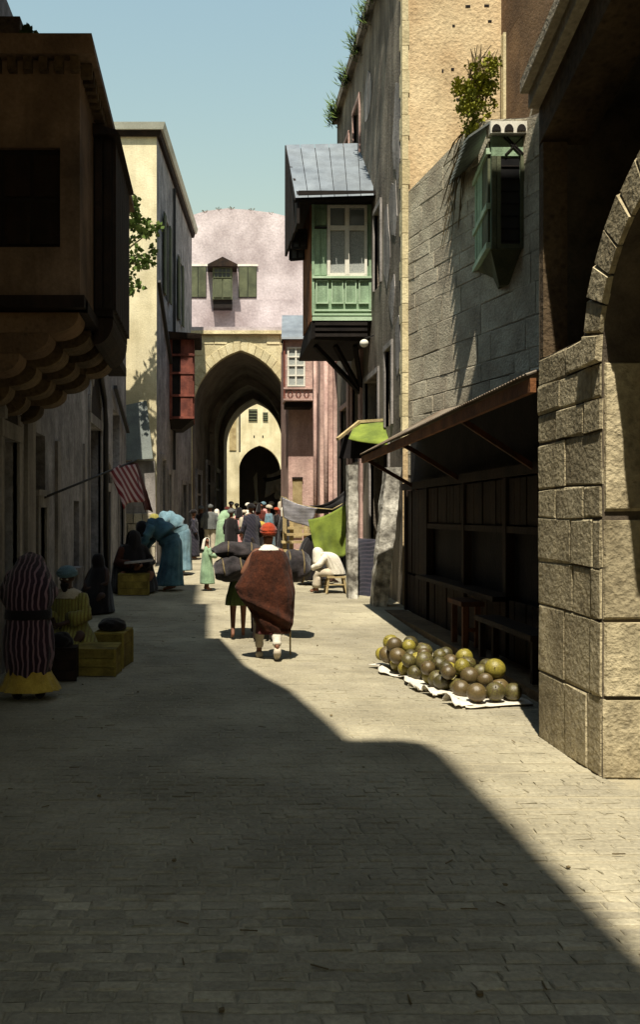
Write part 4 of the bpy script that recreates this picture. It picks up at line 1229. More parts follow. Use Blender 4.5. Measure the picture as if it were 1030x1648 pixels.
for k_ in 'LR':
    BONES += [('chest', 'sho' + k_), ('sho' + k_, 'elb' + k_), ('elb' + k_, 'wri' + k_), ('pelvis', 'hip' + k_), ('hip' + k_, 'kne' + k_), ('kne' + k_, 'ank' + k_),
              ('ank' + k_, 'hee' + k_), ('ank' + k_, 'toe' + k_), ('head1', 'ear' + k_)]


def skin_mesh(name, verts, edges, root, m, parent, M, levels=1):
    me = bpy.data.meshes.new(name)
    me.from_pydata([v[:3] for v in verts], edges, [])
    ob = bpy.data.objects.new(name, me); COL.objects.link(ob)
    mod = ob.modifiers.new('skin', 'SKIN'); mod.use_smooth_shade = True; mod.branch_smoothing = 0.3
    lay = me.skin_vertices[0].data
    for i, v in enumerate(verts):
        lay[i].radius = (v[3], v[3]); lay[i].use_root = (i == root)
    ss = ob.modifiers.new('sub', 'SUBSURF'); ss.levels = levels; ss.render_levels = levels
    dg = bpy.context.evaluated_depsgraph_get()
    new = bpy.data.meshes.new_from_object(ob.evaluated_get(dg))
    bpy.data.objects.remove(ob); bpy.data.meshes.remove(me)
    o = ORG[parent.name]
    for v in new.vertices: v.co = (M @ v.co) - o
    for p in new.polygons: p.use_smooth = True
    new.materials.clear(); new.materials.append(MATS[m])
    new.name = name
    r = bpy.data.objects.new(name, new); COL.objects.link(r); r.parent = parent
    ORG[r.name] = o
    return r


def body(parent, M, m='skin', hands=True, **over):
    J = dict(STAND); J.update(over)
    for k, v in list(J.items()):
        if len(v) == 3: J[k] = tuple(v) + (STAND[k][3],)
    names = list(J); idx = {n: i for i, n in enumerate(names)}
    verts = [J[n] for n in names]; edges = [(idx[a], idx[b_]) for a, b_ in BONES]
    if hands:
        for k_, s_ in (('L', -1), ('R', 1)):
            w = Vector(J['wri' + k_][:3]); d = (w - Vector(J['elb' + k_][:3])).normalized()
            side = d.cross(Vector((s_, 0.2, 0.1))).normalized()
            nrm = d.cross(side).normalized() * -s_
            palm = w + d * 0.06
            verts.append((*palm, .03)); pi_ = len(verts) - 1; edges.append((idx['wri' + k_], pi_))
            for f_ in range(4):
                off = (f_ - 1.5) * 0.02
                ln = (0.066, 0.08, 0.074, 0.055)[f_]
                p1 = palm + d * 0.045 + side * off
                p2 = p1 + d * ln * 0.5 + nrm * 0.012
                p3 = p2 + d * ln * 0.4 + nrm * 0.03
                for q, (p_, r_) in enumerate(((p1, .0095), (p2, .0088), (p3, .0075))):
                    verts.append((*p_, r_)); edges.append((pi_ if q == 0 else len(verts) - 2, len(verts) - 1))
            t1 = palm - d * 0.015 + side * -0.036
            t2_ = t1 + d * 0.035 + side * -0.018 + nrm * 0.01
            for q, (p_, r_) in enumerate(((t1, .012), (t2_, .0095))):
                verts.append((*p_, r_)); edges.append((pi_ if q == 0 else len(verts) - 2, len(verts) - 1))
    return skin_mesh('body', verts, edges, idx['pelvis'], m, parent, M, 2 if hands else 1)


def smooth_rows(rows, n):
    """Catmull-Rom through the section rows"""
    out = []
    R_ = [rows[0]] + list(rows) + [rows[-1]]
    for i in range(n + 1):
        t = i / n * (len(rows) - 1)
        k = min(int(t), len(rows) - 2); f = t - k
        a, b_, c, d = R_[k], R_[k + 1], R_[k + 2], R_[k + 3]
        out.append(tuple(0.5 * (2 * b_[j] + (c[j] - a[j]) * f + (2 * a[j] - 5 * b_[j] + 4 * c[j] - d[j]) * f * f + (3 * b_[j] - a[j] - 3 * c[j] + d[j]) * f ** 3) for j in range(len(rows[0]))))
    return out


def robe(parent, M, name, m, rows, folds=9, amp=0.05, seed=1, shape=None, n=30, around=56, close=False, soft=False):
    """a garment: sections (z, cx, cy, rx, ry) from the top down, with folds that deepen downwards"""
    rnd = random.Random(seed)
    ph = [rnd.uniform(0, 6.28) for _ in range(4)]
    rings = []
    sr = smooth_rows(rows, n)
    for i, (z, cx, cy, rx, ry) in enumerate(sr):
        t = i / n; ring = []
        for k in range(around):
            th = 2 * math.pi * k / around
            a = amp * (0.25 + 0.75 * t)
            f1 = folds * th + ph[0] + 1.2 * math.sin(2 * t + ph[1]) + 1.5 * pnoise((math.cos(th) + seed, math.sin(th), 2 * t))
            f2 = (round(folds * 1.7)) * th + ph[2] + 2 * t
            f = 1 + a * (math.sin(f1) + 0.45 * math.sin(f2)) + 1.3 * amp * pnoise((math.cos(th) * 1.6 + seed, math.sin(th) * 1.6, z * 3.0)) if soft else 1 + a * (1.5 * (0.6 - abs(math.sin(f1 / 2 if folds % 2 == 0 else f1)) ** 0.8) + 0.6 * math.sin(f2)) + \
                1.3 * amp * pnoise((math.cos(th) * 1.6 + seed, math.sin(th) * 1.6, z * 3.0))
            p = Vector((cx + rx * f * math.cos(th), cy + ry * f * math.sin(th), z))
            if shape: p = shape(p, th, t)
            ring.append(p)
        rings.append(ring)
    ob = MB(M).loft(rings, close).build(name, m, parent, True)
    if not close:
        sm = ob.modifiers.new('thick', 'SOLIDIFY'); sm.thickness = 0.012; sm.offset = -1
    return ob


def sleeve(parent, M, m, path, radii, name='sleeve'):
    pts = [Vector(p) for p in path]
    fine_, rr = [], []
    for i in range(len(pts) - 1):
        for q in range(4):
            t = q / 4
            fine_.append(pts[i].lerp(pts[i + 1], t)); rr.append((radii[i] + (radii[i + 1] - radii[i]) * t) * (1 + 0.08 * math.sin(9 * t + i)))
    fine_.append(pts[-1]); rr.append(radii[-1])
    return MB(M).tube(fine_, rr, 14).build(name, m, parent, True)


def turban(parent, M, m, c, r=0.115, h=0.13, name='turban', tilt=0.2):
    """wound cloth: overlapping rolls round the head under a domed crown"""
    c = Vector(c)
    b = MB(M)
    rot = Matrix.Rotation(tilt, 3, 'X')
    rings = []
    prof = [(.78, -.3), (.98, -.27), (1.1, -.12), (1.13, .05), (1.09, .22), (1.0, .38), (.86, .54), (.68, .68), (.45, .79), (.2, .85), (.03, .86)]
    for j, (pr, pz) in enumerate(smooth_rows(prof, 26)):
        ring = []
        for k in range(40):
            a = 2 * math.pi * k / 40
            wind = abs(math.sin(3.1 * pz * 3 + 1.1 * math.sin(a + .6) + .5 * math.sin(2 * a))) ** .6
            q = pr * (1 + .075 * (wind - .6) * min(1, 2 * pr) + .05 * pnoise((math.cos(a) * 2, math.sin(a) * 2, pz * 3)))
            ring.append(c + rot @ Vector((math.cos(a) * r * q, math.sin(a) * r * 1.06 * q, pz * h * 1.15)))
        rings.append(ring)
    b.loft(rings)
    return b.build(name, m, parent, True)


def headcloth(parent, M, m, c, r=0.115, drop=0.28, back=0.05, name='head_cloth'):
    """cloth over the head falling on the shoulders, open at the face (+y)"""
    c = Vector(c); rings = []
    for j in range(9):
        t = j / 8
        ring = []
        for k in range(25):
            a = math.radians(-50 + 280 * k / 24) + math.pi / 2 + math.radians(40) if False else math.radians(130 + 280 * k / 24)
            rr = r * (math.sin(min(1, t * 2.2) * math.pi / 2)) * (1 + 0.45 * max(0, t - 0.4)) * (1 + 0.05 * math.sin(6 * a + 3 * t))
            z = r * 0.95 * math.cos(min(1, t * 2.2) * math.pi / 2) - max(0, t - 0.45) * drop * 1.8
            ring.append(c + Vector((rr * math.cos(a - math.pi / 2 - R(90) + R(90)), -back * t + rr * math.sin(a - math.pi / 2), z)))
        rings.append(ring)
    ob = MB(M).loft(rings, False, False).build(name, m, parent, True)
    sm = ob.modifiers.new('thick', 'SOLIDIFY'); sm.thickness = 0.01
    return ob


def person(label, x, y, yaw=0.0, sc=1.0, z=None, group=None):
    z = g(y) + 0.012 if z is None else z
    t = thing('person', label, 'person', (x, y, z), group)
    M = Matrix.Translation((x, y, z)) @ Matrix.Rotation(R(yaw), 4, 'Z') @ Matrix.Scale(sc, 4)
    return t, M


# ---- man in the brown cloak walking away with a stick
x, y = px_u(432, 11.85), 11.85
t, M = person('man in brown cloak and orange turban walking away with a stick', x, y, 2, 0.985)
body(t, M, 'skin', ankR=(.09, -.2, .2), kneR=(.1, .03, .5), heeR=(.09, -.26, .17), toeR=(.1, -.1, .03), ankL=(-.1, .22, .09), kneL=(-.1, .16, .49), heeL=(-.1, .17, .04), toeL=(-.11, .38, .025),
     elbR=(.27, -.02, 1.1), wriR=(.285, .1, .88), elbL=(-.34, -.02, 1.1), wriL=(-.2, .16, 1.02))


def cloak_shape(p, th, tt):
    c, s = math.cos(th), math.sin(th)
    if c < 0:                                   # left elbow pushes the cloth out
        p.x -= 0.10 * max(0, 1 - abs(p.z - 0.93) / 0.26) * (-c) ** 2
    if tt > 0.72:                               # the hem is gathered up towards the left
        p.z += (tt - 0.72) * 0.2 * (1 - c) * 0.5
        p.x += (tt - 0.72) * 0.16 * (1 - c) * 0.5
    p += Vector((c, s, 0)) * (0.012 * pnoise((p.x * 9, p.y * 9, p.z * 5)) + 0.007 * pnoise((p.x * 22, p.y * 22, p.z * 14 + 3)))
    if 0.55 < tt < 0.95:                         # a slanting fold across the back
        e = p.z - (0.62 - 0.16 * c)
        p.y += (-1 if s < 0 else 0) * 0.055 * math.exp(-(e / 0.055) ** 2) - (-1 if s < 0 else 0) * 0.04 * math.exp(-((e + 0.11) / 0.05) ** 2)
    return p


robe(t, M, 'cloak', 'cloth_brown', [(1.43, 0, -.005, .085, .09), (1.40, 0, -.01, .17, .12), (1.36, 0, -.01, .225, .15), (1.22, .0, -.02, .27, .19), (1.0, -.015, -.03, .315, .215),
                                    (.82, .0, -.03, .325, .225), (.62, .03, -.02, .29, .22), (.46, .045, -.01, .25, .21), (.33, .05, 0, .22, .19)], 9, 0.04, 4, cloak_shape, 80, 120, soft=True)
robe(t, M, 'under_robe', 'cloth_maroon', [(.62, .03, 0, .2, .17), (.45, .03, 0, .19, .17), (.33, .02, .01, .19, .17)], 8, 0.05, 6, None, 12, 40)
robe(t, M, 'collar', 'cloth_white', [(1.475, 0, .0, .06, .062), (1.45, 0, -.005, .09, .085), (1.405, 0, -.02, .15, .115)], 12, 0.05, 2, None, 8, 40)
turban(t, M, 'cloth_orange', (0, -.01, 1.65), 0.096, 0.11)
for s_, pth, rr in ((1, [(.1, .03, .52), (.09, -.14, .3), (.09, -.2, .2)], [.085, .062, .05]), (-1, [(-.1, .15, .52), (-.1, .2, .28), (-.1, .22, .13)], [.085, .062, .05])):
    sleeve(t, M, 'cloth_white' if s_ > 0 else 'cloth_offwhite', pth, rr, 'trouser_leg')
for s_, a, e in ((1, (.09, -.25, .15), (.1, -.08, .02)), (-1, (-.1, .15, .03), (-.11, .36, .03))):
    MB(M).tube([a, Vector(a).lerp(Vector(e), .5), e], [.045, .05, .03], 10).build('slipper', 'cloth_offwhite', t, True)
st = MB(); h_ = M @ Vector((.29, .13, .84))
st.tube([h_ + Vector((0.0, -.02, .12)), Vector((h_.x + .03, h_.y + .25, g(11) + 0.012))], [.014, .011], 8)
tag(st.build('walking_stick', 'pale_wood'), 'thin pale walking stick held by man in brown cloak', 'stick')

# ---- boy in green tunic beside the donkey
x, y = px_u(384, 13.85), 13.85
t, M = person('barelegged boy in short green tunic beside the laden donkey', x, y, 4, 0.8)
body(t, M, 'skin', kneL=(-.1, .05, .48), ankL=(-.12, -.14, .1), heeL=(-.12, -.19, .06), toeL=(-.13, -.02, .025), kneR=(.1, .12, .5), ankR=(.1, .16, .09), heeR=(.1, .11, .04), toeR=(.11, .3, .025),
     pelvis=(0, 0, .95), spine=(.02, .06, 1.12), chest=(.05, .18, 1.28), neck=(.08, .3, 1.4), head0=(.09, .34, 1.46), head1=(.1, .36, 1.54), head2=(.1, .36, 1.6), nose=(.1, .46, 1.5), chin=(.1, .42, 1.45),
     shoL=(-.1, .2, 1.36), shoR=(.2, .18, 1.36), elbL=(-.16, .4, 1.24), wriL=(-.1, .6, 1.3), elbR=(.28, .36, 1.22), wriR=(.2, .56, 1.26), earL=(.01, .35, 1.53), earR=(.19, .35, 1.53))
robe(t, M, 'tunic', 'cloth_green', [(1.42, .07, .26, .07, .07), (1.38, .06, .22, .16, .11), (1.25, .05, .14, .185, .14), (1.08, .02, .05, .165, .15), (.92, -.01, .01, .18, .165), (.76, -.02, 0, .21, .18), (.62, -.03, 0, .215, .19)], 9, 0.07, 9)
turban(t, M, 'cloth_offwhite', (.1, .35, 1.57), 0.1, 0.08)

# ---- donkey under two great black panniers, seen from behind
x, y = px_u(424, 13.5), 13.5
dk = thing('donkey', 'dark donkey walking away under a load of black sacks', 'donkey', (x, y, 0.012))
M = Matrix.Translation((x, y, 0.012))
V = [(0, .1, .86, .2), (0, .45, .86, .21), (0, .8, .88, .19), (0, 1.02, .98, .13), (0, 1.22, 1.14, .1), (0, 1.36, 1.2, .1), (0, 1.54, 1.06, .075), (0, 1.62, 1.0, .055)]
E = [(i, i + 1) for i in range(7)]
for s_ in (-1, 1):
    o = len(V)
    V += [(s_ * .1, .04, .72, .12), (s_ * .12, .1, .56, .075), (s_ * .12, -.04, .36, .048), (s_ * .12, .02, .1, .034), (s_ * .12, .05, .03, .042)]
    E += [(0, o), (o, o + 1), (o + 1, o + 2), (o + 2, o + 3), (o + 3, o + 4)]
    o = len(V)
    V += [(s_ * .1, .82, .68, .1), (s_ * .11, .84, .42, .05), (s_ * .11, .84, .1, .034), (s_ * .11, .88, .03, .042)]
    E += [(2, o), (o, o + 1), (o + 1, o + 2), (o + 2, o + 3)]
    o = len(V)
    V += [(s_ * .07, 1.32, 1.32, .035), (s_ * .11, 1.3, 1.48, .022)]
    E += [(5, o), (o, o + 1)]
o = len(V); V += [(0, -.1, .92, .03), (0, -.16, .7, .022), (0, -.16, .46, .035)]; E += [(0, o), (o, o + 1), (o + 1, o + 2)]
skin_mesh('body', V, E, 1, 'fur', dk, M, 2)


def sack(label, c, rx, ry, rz, m, seed, sag=0.15, ang=0, name='sack', cat='sack', group=None):
    rnd = random.Random(seed); rings = []
    c = Vector(c); rot = Matrix.Rotation(R(ang), 3, 'Y')
    for i in range(21):
        ph = math.pi * i / 20; ring = []
        for k in range(40):
            th = 2 * math.pi * k / 40
            d = Vector((math.sin(ph) ** .8 * math.cos(th), math.sin(ph) ** .8 * math.sin(th), -math.cos(ph)))
            f = 1 + 0.12 * pnoise(d * 1.5 + Vector((seed, 0, 0))) + 0.04 * pnoise(d * 5 + Vector((0, seed, 0))) + 0.05 * math.sin(6 * th + 2.5 * math.sin(3 * ph) + seed) * math.sin(ph)
            p = Vector((d.x * rx * f, d.y * ry * f, d.z * rz * f))
            p.z -= sag * (abs(p.x) / rx) ** 2 * rz * 0.5
            ring.append(c + rot @ p)
        rings.append(ring)
    o = tag(MB().loft(rings).build(name, m, smooth=True), label, cat, group)
    if name == 'sack':                         # cord lashed round it
        for xx in (-.45, .4):
            pts = []
            for k in range(25):
                a = 2 * math.pi * k / 24
                sc_ = math.sqrt(max(.1, 1 - xx * xx)) * 1.04
                p = Vector((xx * rx, ry * sc_ * math.cos(a), rz * sc_ * math.sin(a) - sag * xx * xx * rz * .5))
                pts.append(c + rot @ p)
            MB().tube(pts, .012, 6).build('cord', 'dry_stem', o, True)
    return o


y = 14.75
sack('black sack bulging on the left flank of the donkey', (px_u(375, 13.75), 13.75, px_z(914, 13.75)), .3, .42, .19, 'cloth_sack', 1, ang=-8)
sack('flat black bale tied across top of the donkey load', (px_u(386, 13.9), 13.9, px_z(886, 13.9)), .4, .42, .13, 'cloth_sack', 5, ang=4)
sack('round black sack on the right flank of the donkey', (px_u(476, 13.8), 13.8, px_z(911, 13.8)), .23, .4, .25, 'cloth_sack', 9)
sack('small grey bale on the donkey between its black sacks', (px_u(430, 14.0), 14.0, px_z(896, 14.0)), .28, .4, .16, 'cloth_grey', 12)

# ---- small child in pale green
x, y = px_u(333, 20.6), 20.6
t, M = person('small child in pale green robe and white head cloth', x, y, -70, 0.68)
body(t, M, 'skin', elbR=(.2, .1, 1.14), wriR=(.12, .3, 1.12), elbL=(-.22, .06, 1.12))
robe(t, M, 'robe', 'cloth_palegreen', [(1.43, 0, 0, .07, .075), (1.38, 0, 0, .17, .12), (1.2, 0, 0, .2, .16), (.9, 0, 0, .21, .18), (.55, 0, 0, .25, .21), (.22, 0, .01, .27, .24)], 9, .07, 14)
for k_, s_ in (('L', -1), ('R', 1)):
    sleeve(t, M, 'cloth_palegreen', [(s_ * .15, 0, 1.37), (s_ * .21, .06, 1.13), (s_ * (.13 if s_ > 0 else .24), (.26 if s_ > 0 else .1), (1.12 if s_ > 0 else .94))], [.075, .075, .085])
headcloth(t, M, 'cloth_white', (0, .0, 1.61), .115, .3)

# ---- striped robe, stooping, on the left
x, y = px_u(46, 9.3), 9.3
t, M = person('stooping person in purple striped robe over yellow skirt, seen from behind', x, y, 12, 0.97)
body(t, M, 'skin', spine=(0, .05, 1.12), chest=(.02, .22, 1.3), neck=(.03, .38, 1.34), head0=(.03, .45, 1.33), head1=(.03, .52, 1.33), head2=(.03, .58, 1.31), nose=(.03, .56, 1.21), chin=(.03, .48, 1.25),
     earL=(-.06, .52, 1.32), earR=(.12, .52, 1.32), shoL=(-.12, .2, 1.25), shoR=(.14, .2, 1.25), elbL=(-.22, .34, 1.06), wriL=(-.16, .5, .98), elbR=(.24, .34, 1.06), wriR=(.22, .52, 1.0),
     ankL=(-.11, .0, .09), ankR=(.12, .0, .09))
robe(t, M, 'robe', 'cloth_purple', [(1.47, .03, .36, .05, .06), (1.44, .03, .32, .12, .13), (1.36, .02, .24, .165, .19), (1.27, .01, .15, .215, .22), (1.12, 0, .07, .255, .24), (.98, 0, .03, .255, .22), (.87, 0, .0, .215, .19), (.7, 0, 0, .25, .22), (.45, 0, 0, .255, .23), (.27, 0, .0, .225, .21), (.2, 0, 0, .19, .18)], 8, .05, 21, None, 40)
robe(t, M, 'skirt', 'cloth_yellow', [(.4, 0, 0, .2, .18), (.26, 0, 0, .235, .21), (.13, .01, .0, .29, .24), (.09, .01, 0, .305, .25)], 9, .06, 23, None, 12)
robe(t, M, 'sash', 'cloth_black', [(.92, 0, .0, .235, .205), (.87, 0, 0, .245, .213), (.82, 0, 0, .24, .21)], 6, .02, 5, None, 6)
headcloth(t, M, 'cloth_purple', (.03, .5, 1.37), .12, .25)
for s_ in (-1, 1):
    sleeve(t, M, 'cloth_purple', [(s_ * .13, .18, 1.24), (s_ * .22, .32, 1.06), (s_ * .17, .47, .98)], [.1, .095, .1])
    MB(M).tube([(s_ * .11, -.12, .05), (s_ * .115, .0, .065), (s_ * .125, .16, .035)], [.04, .062, .03], 10).build('shoe', 'cloth_black', t, True)

# ---- seated vendor with pale turban behind his boxes
SIT = dict(pelvis=(0, 0, .3), spine=(0, .02, .5), chest=(0, .05, .69), neck=(0, .08, .84), head0=(0, .1, .915), head1=(0, .1, .985), head2=(0, .09, 1.05), nose=(0, .2, .95), chin=(0, .165, .89),
           hipL=(-.1, .02, .27), hipR=(.1, .02, .27), kneL=(-.28, .36, .34), kneR=(.28, .36, .34), ankL=(-.1, .42, .1), ankR=(.12, .46, .1), heeL=(-.08, .38, .06), heeR=(.1, .42, .06), toeL=(-.05, .55, .03), toeR=(.08, .6, .03),
           shoL=(-.17, .04, .78), shoR=(.17, .04, .78), elbL=(-.25, .14, .54), elbR=(.25, .14, .54), wriL=(-.06, .34, .47), wriR=(.08, .36, .5), earL=(-.09, .09, .965), earR=(.09, .09, .965))


def sit(**k):
    d = dict(SIT); d.update(k); return d


x, y = px_u(112, 11.3), 11.3
tv, M = person('seated vendor with pale turban and olive robe behind wooden boxes', x, y, 168, 1.0, z=0.1)
body(tv, M, 'skin_dark', **SIT)
robe(tv, M, 'robe', 'cloth_olive', [(.85, 0, .07, .065, .07), (.8, 0, .05, .17, .12), (.66, 0, .05, .2, .155), (.45, 0, .05, .23, .2), (.3, 0, .14, .34, .32), (.14, 0, .2, .4, .4), (.02, 0, .2, .42, .42)], 9, .05, 31)
for s_ in (-1, 1):
    sleeve(tv, M, 'cloth_olive', [(s_ * .16, .04, .77), (s_ * .25, .14, .54), (s_ * .1, .3, .5)], [.08, .085, .09])
robe(tv, M, 'shawl', 'cloth_offwhite', [(.86, 0, .07, .08, .085), (.81, 0, .05, .18, .13), (.74, 0, .05, .2, .15)], 7, .05, 33, None, 8)
turban(tv, M, 'cloth_paleblue', (0, .085, 1.035), .112, .1, tilt=-.1)
for s_ in (-1, 1):
    MB(M).tube([(s_ * .034 - .012, .176, .972), (s_ * .034 + .012, .176, .972)], .009, 8).build('eye', 'cloth_white', tv, True)
robe(tv, M, 'beard', 'cloth_black', [(.925, 0, .15, .055, .04), (.89, 0, .165, .055, .042), (.82, 0, .165, .02, .02)], 5, .08, 8, None, 8, 24, True)


def crate(label, x, y, w, d, h, ang, m='crate_wood', lid=0.0, z=0.012):
    t = thing('box', label, 'box', (x, y, z))
    M = Matrix.Translation((x, y, z)) @ Matrix.Rotation(R(ang), 4, 'Z')
    n = 3
    for sgn in (-1, 1):
        for k in range(n):
            z0_, z1_ = h * k / n + 0.003, h * (k + 1) / n - 0.003
            MB(M).box(-w / 2, w / 2, sgn * d / 2 - (0.015 if sgn > 0 else 0), sgn * d / 2 + (0.015 if sgn < 0 else 0), z0_, z1_).build('board', m, t)
            MB(M).box(sgn * w / 2 - (0.014 if sgn > 0 else 0), sgn * w / 2 + (0.014 if sgn < 0 else 0), -d / 2 + .016, d / 2 - .016, z0_, z1_).build('board', m, t)
    MB(M).box(-w / 2 + .015, w / 2 - .015, -d / 2 + .016, d / 2 - .016, 0.0, 0.02).build('base', m, t)
    for sx in (-1, 1):
        for sy in (-1, 1):
            MB(M).box(sx * w / 2 - .012, sx * w / 2 + .012, sy * (d / 2 + .004) - .012, sy * (d / 2 + .004) + .012, 0, h + .004).build('corner_strip', m, t)
    if lid:
        Ml = M @ Matrix.Translation((0, 0, h + 0.006)) @ Matrix.Rotation(R(lid), 4, 'X')
        for k in range(3):
            MB(Ml).box(-w / 2 - .01, w / 2 + .01, -d / 2 + d * k / 3 + .003, -d / 2 + d * (k + 1) / 3 - .003, 0, .018).build('lid_board', m, t)
    return t


crate('small dark two tiered box beside the yellow skirt', px_u(99, 10.3), 10.4, .3, .28, .34, 4, 'dark_wood', 0.5)
crate('yellowish wooden box with slanting lid before the seated vendor', px_u(157, 10.6), 10.75, .44, .34, .3, -5, 'crate_wood', 6)
crate('yellowish wooden box behind the slant lidded box', px_u(181, 11.3), 11.4, .36, .5, .4, -8, 'crate_wood', 2)
crate('yellow wooden box under the tray of the dark robed seller', px_u(215, 19.7), 19.8, .64, .4, .42, 2, 'crate_wood', 0.5, z=g(19.8) + .012)
sack('black cloth heaped on the box beside the vendor', (px_u(180, 11.35), 11.4, .5), .17, .2, .08, 'cloth_black', 44, name='cloth_heap', cat='cloth')
sack('black bundle on the small dark box', (px_u(98, 10.4), 10.42, .44), .13, .12, .09, 'cloth_black', 47, name='bundle', cat='bundle')

# ---- veiled figure sitting by the wall
x, y = px_u(162, 17.0), 17.0
t, M = person('small black veiled figure sitting on ground before grey wall', x, y, 150, 0.98)
body(t, M, 'skin_dark', **SIT)
robe(t, M, 'veil', 'cloth_black', [(1.08, 0, .08, .02, .02), (1.05, 0, .08, .085, .09), (.95, 0, .08, .12, .125), (.84, 0, .06, .12, .12), (.76, 0, .06, .18, .16), (.5, 0, .1, .25, .26), (.2, 0, .2, .32, .38), (.01, 0, .2, .36, .42)], 8, .04, 51)

# ---- dark robed seller with a tray
x, y = px_u(212, 20.3), 20.4
t, M = person('seated seller in black cloak and brown sleeve holding a tray', x, y, 200, 1.22, z=g(20.4) + .012)
body(t, M, 'skin', **SIT)
robe(t, M, 'cloak', 'cloth_black', [(.86, 0, .06, .07, .07), (.82, 0, .03, .22, .16), (.66, 0, .02, .3, .22), (.4, 0, .05, .36, .28), (.15, 0, .15, .4, .4), (.02, 0, .16, .4, .42)], 8, .06, 61)
sleeve(t, M, 'cloth_brown', [(.18, .06, .76), (.3, .16, .52), (.14, .4, .5)], [.085, .085, .07])
sleeve(t, M, 'cloth_black', [(-.18, .06, .76), (-.3, .16, .52), (-.14, .36, .5)], [.085, .085, .07])
headcloth(t, M, 'cloth_black', (0, .09, .98), .13, .3)
tr = MB(); c0 = Vector((px_u(224, 19.8), 19.75, g(19.8) + .66))
tr.hexa([c0 + Vector(p) for p in ((-.3, -.16, 0), (.3, -.16, .06), (.3, .16, .06), (-.3, .16, 0), (-.3, -.16, .04), (.3, -.16, .1), (.3, .16, .1), (-.3, .16, .04))])
tag(tr.build('tray', 'pale_plaster'), 'pale flat tray held over the yellow box', 'tray')

# ---- people in blue
def bent(label, x, y, yaw, sc, m, head, seed, legs=0.4):
    t, M = person(label, x, y, yaw, sc)
    body(t, M, 'skin', spine=(0, .1, 1.1), chest=(0, .32, 1.2), neck=(0, .48, 1.22), head0=(0, .55, 1.2), head1=(0, .62, 1.18), head2=(0, .69, 1.16), nose=(0, .64, 1.06), chin=(0, .56, 1.1),
         earL=(-.09, .62, 1.17), earR=(.09, .62, 1.17), shoL=(-.17, .36, 1.25), shoR=(.17, .36, 1.25), elbL=(-.22, .46, .98), wriL=(-.14, .6, .8), elbR=(.22, .46, .98), wriR=(.14, .62, .8))
    sleeve(t, M, m, [(0, .5, 1.22), (0, .42, 1.24), (0, .28, 1.2), (0, .1, 1.08), (0, .0, .86)], [.06, .15, .2, .22, .2], 'robe_top')
    robe(t, M, 'robe_skirt', m, [(1.02, 0, .02, .17, .17), (.92, 0, .0, .21, .2), (.7, 0, -.01, .23, .21), (.4, 0, .02, .26, .24), (.1, 0, .04, .3, .29)], 8, .07, seed, None, 26)
    for s_ in (-1, 1):
        sleeve(t, M, m, [(s_ * .17, .34, 1.25), (s_ * .23, .45, .98), (s_ * .15, .58, .84)], [.09, .09, .1])
    headcloth(t, M, head, (0, .6, 1.22), .125, .25)
    return t


bent('person in blue robe with white streaks bending towards the tray', px_u(276, 20.6), 20.6, 78, 1.15, 'cloth_blue', 'cloth_black', 71)
bent('bending person in pale blue shawl beyond the blue robe', px_u(292, 24.5), 24.5, 95, 1.2, 'cloth_paleblue', 'cloth_olive', 72)


# ---- simple standing / sitting figures of the crowd
def robed(label, x, y, yaw, sc, m, head_m, head='turban', seed=1, sleeves=None, skin='skin', hem=.1, group=None, wide=1.0):
    t, M = person(label, x, y, yaw, sc, group=group)
    body(t, M, skin, hands=False)
    w = wide
    robe(t, M, 'robe', m, [(1.44, 0, 0, .065, .07), (1.4, 0, 0, .17 * w, .12), (1.22, 0, 0, .21 * w, .16), (.95, 0, 0, .215 * w, .18), (.55, 0, 0, .25 * w, .21), (hem, 0, 0, .28 * w, .24)], 8, .07, seed, None, 22, 44)
    for s_ in (-1, 1):
        sleeve(t, M, sleeves or m, [(s_ * .16 * w, 0, 1.38), (s_ * .235 * w, -.03, 1.12), (s_ * .25 * w, .05, .92)], [.075, .07, .08])
    if head == 'turban': turban(t, M, head_m, (0, -.005, 1.655), .11, .1)
    else: headcloth(t, M, head_m, (0, 0, 1.615), .118, .28)
    return t


# man in jacket and pale trousers
x, y = px_u(338, 33.5), 33.5
t, M = person('man in grey jacket and pale trousers standing with back turned', x, y, -6, 1.0)
body(t, M, 'skin', hands=False)
robe(t, M, 'jacket', 'cloth_grey', [(1.46, 0, 0, .07, .075), (1.41, 0, 0, .2, .12), (1.25, 0, 0, .24, .15), (1.05, 0, 0, .235, .16), (.82, 0, 0, .25, .18)], 7, .04, 81, None, 20)
for s_ in (-1, 1):
    sleeve(t, M, 'cloth_grey', [(s_ * .19, 0, 1.39), (s_ * .28, -.03, 1.12), (s_ * .29, .05, .9)], [.08, .07, .06])
    sleeve(t, M, 'cloth_offwhite', [(s_ * .09, 0, .9), (s_ * .11, .02, .48), (s_ * .11, -.02, .08)], [.12, .1, .09], 'trouser_leg')
turban(t, M, 'cloth_grey', (0, 0, 1.64), .1, .1, 'cap')

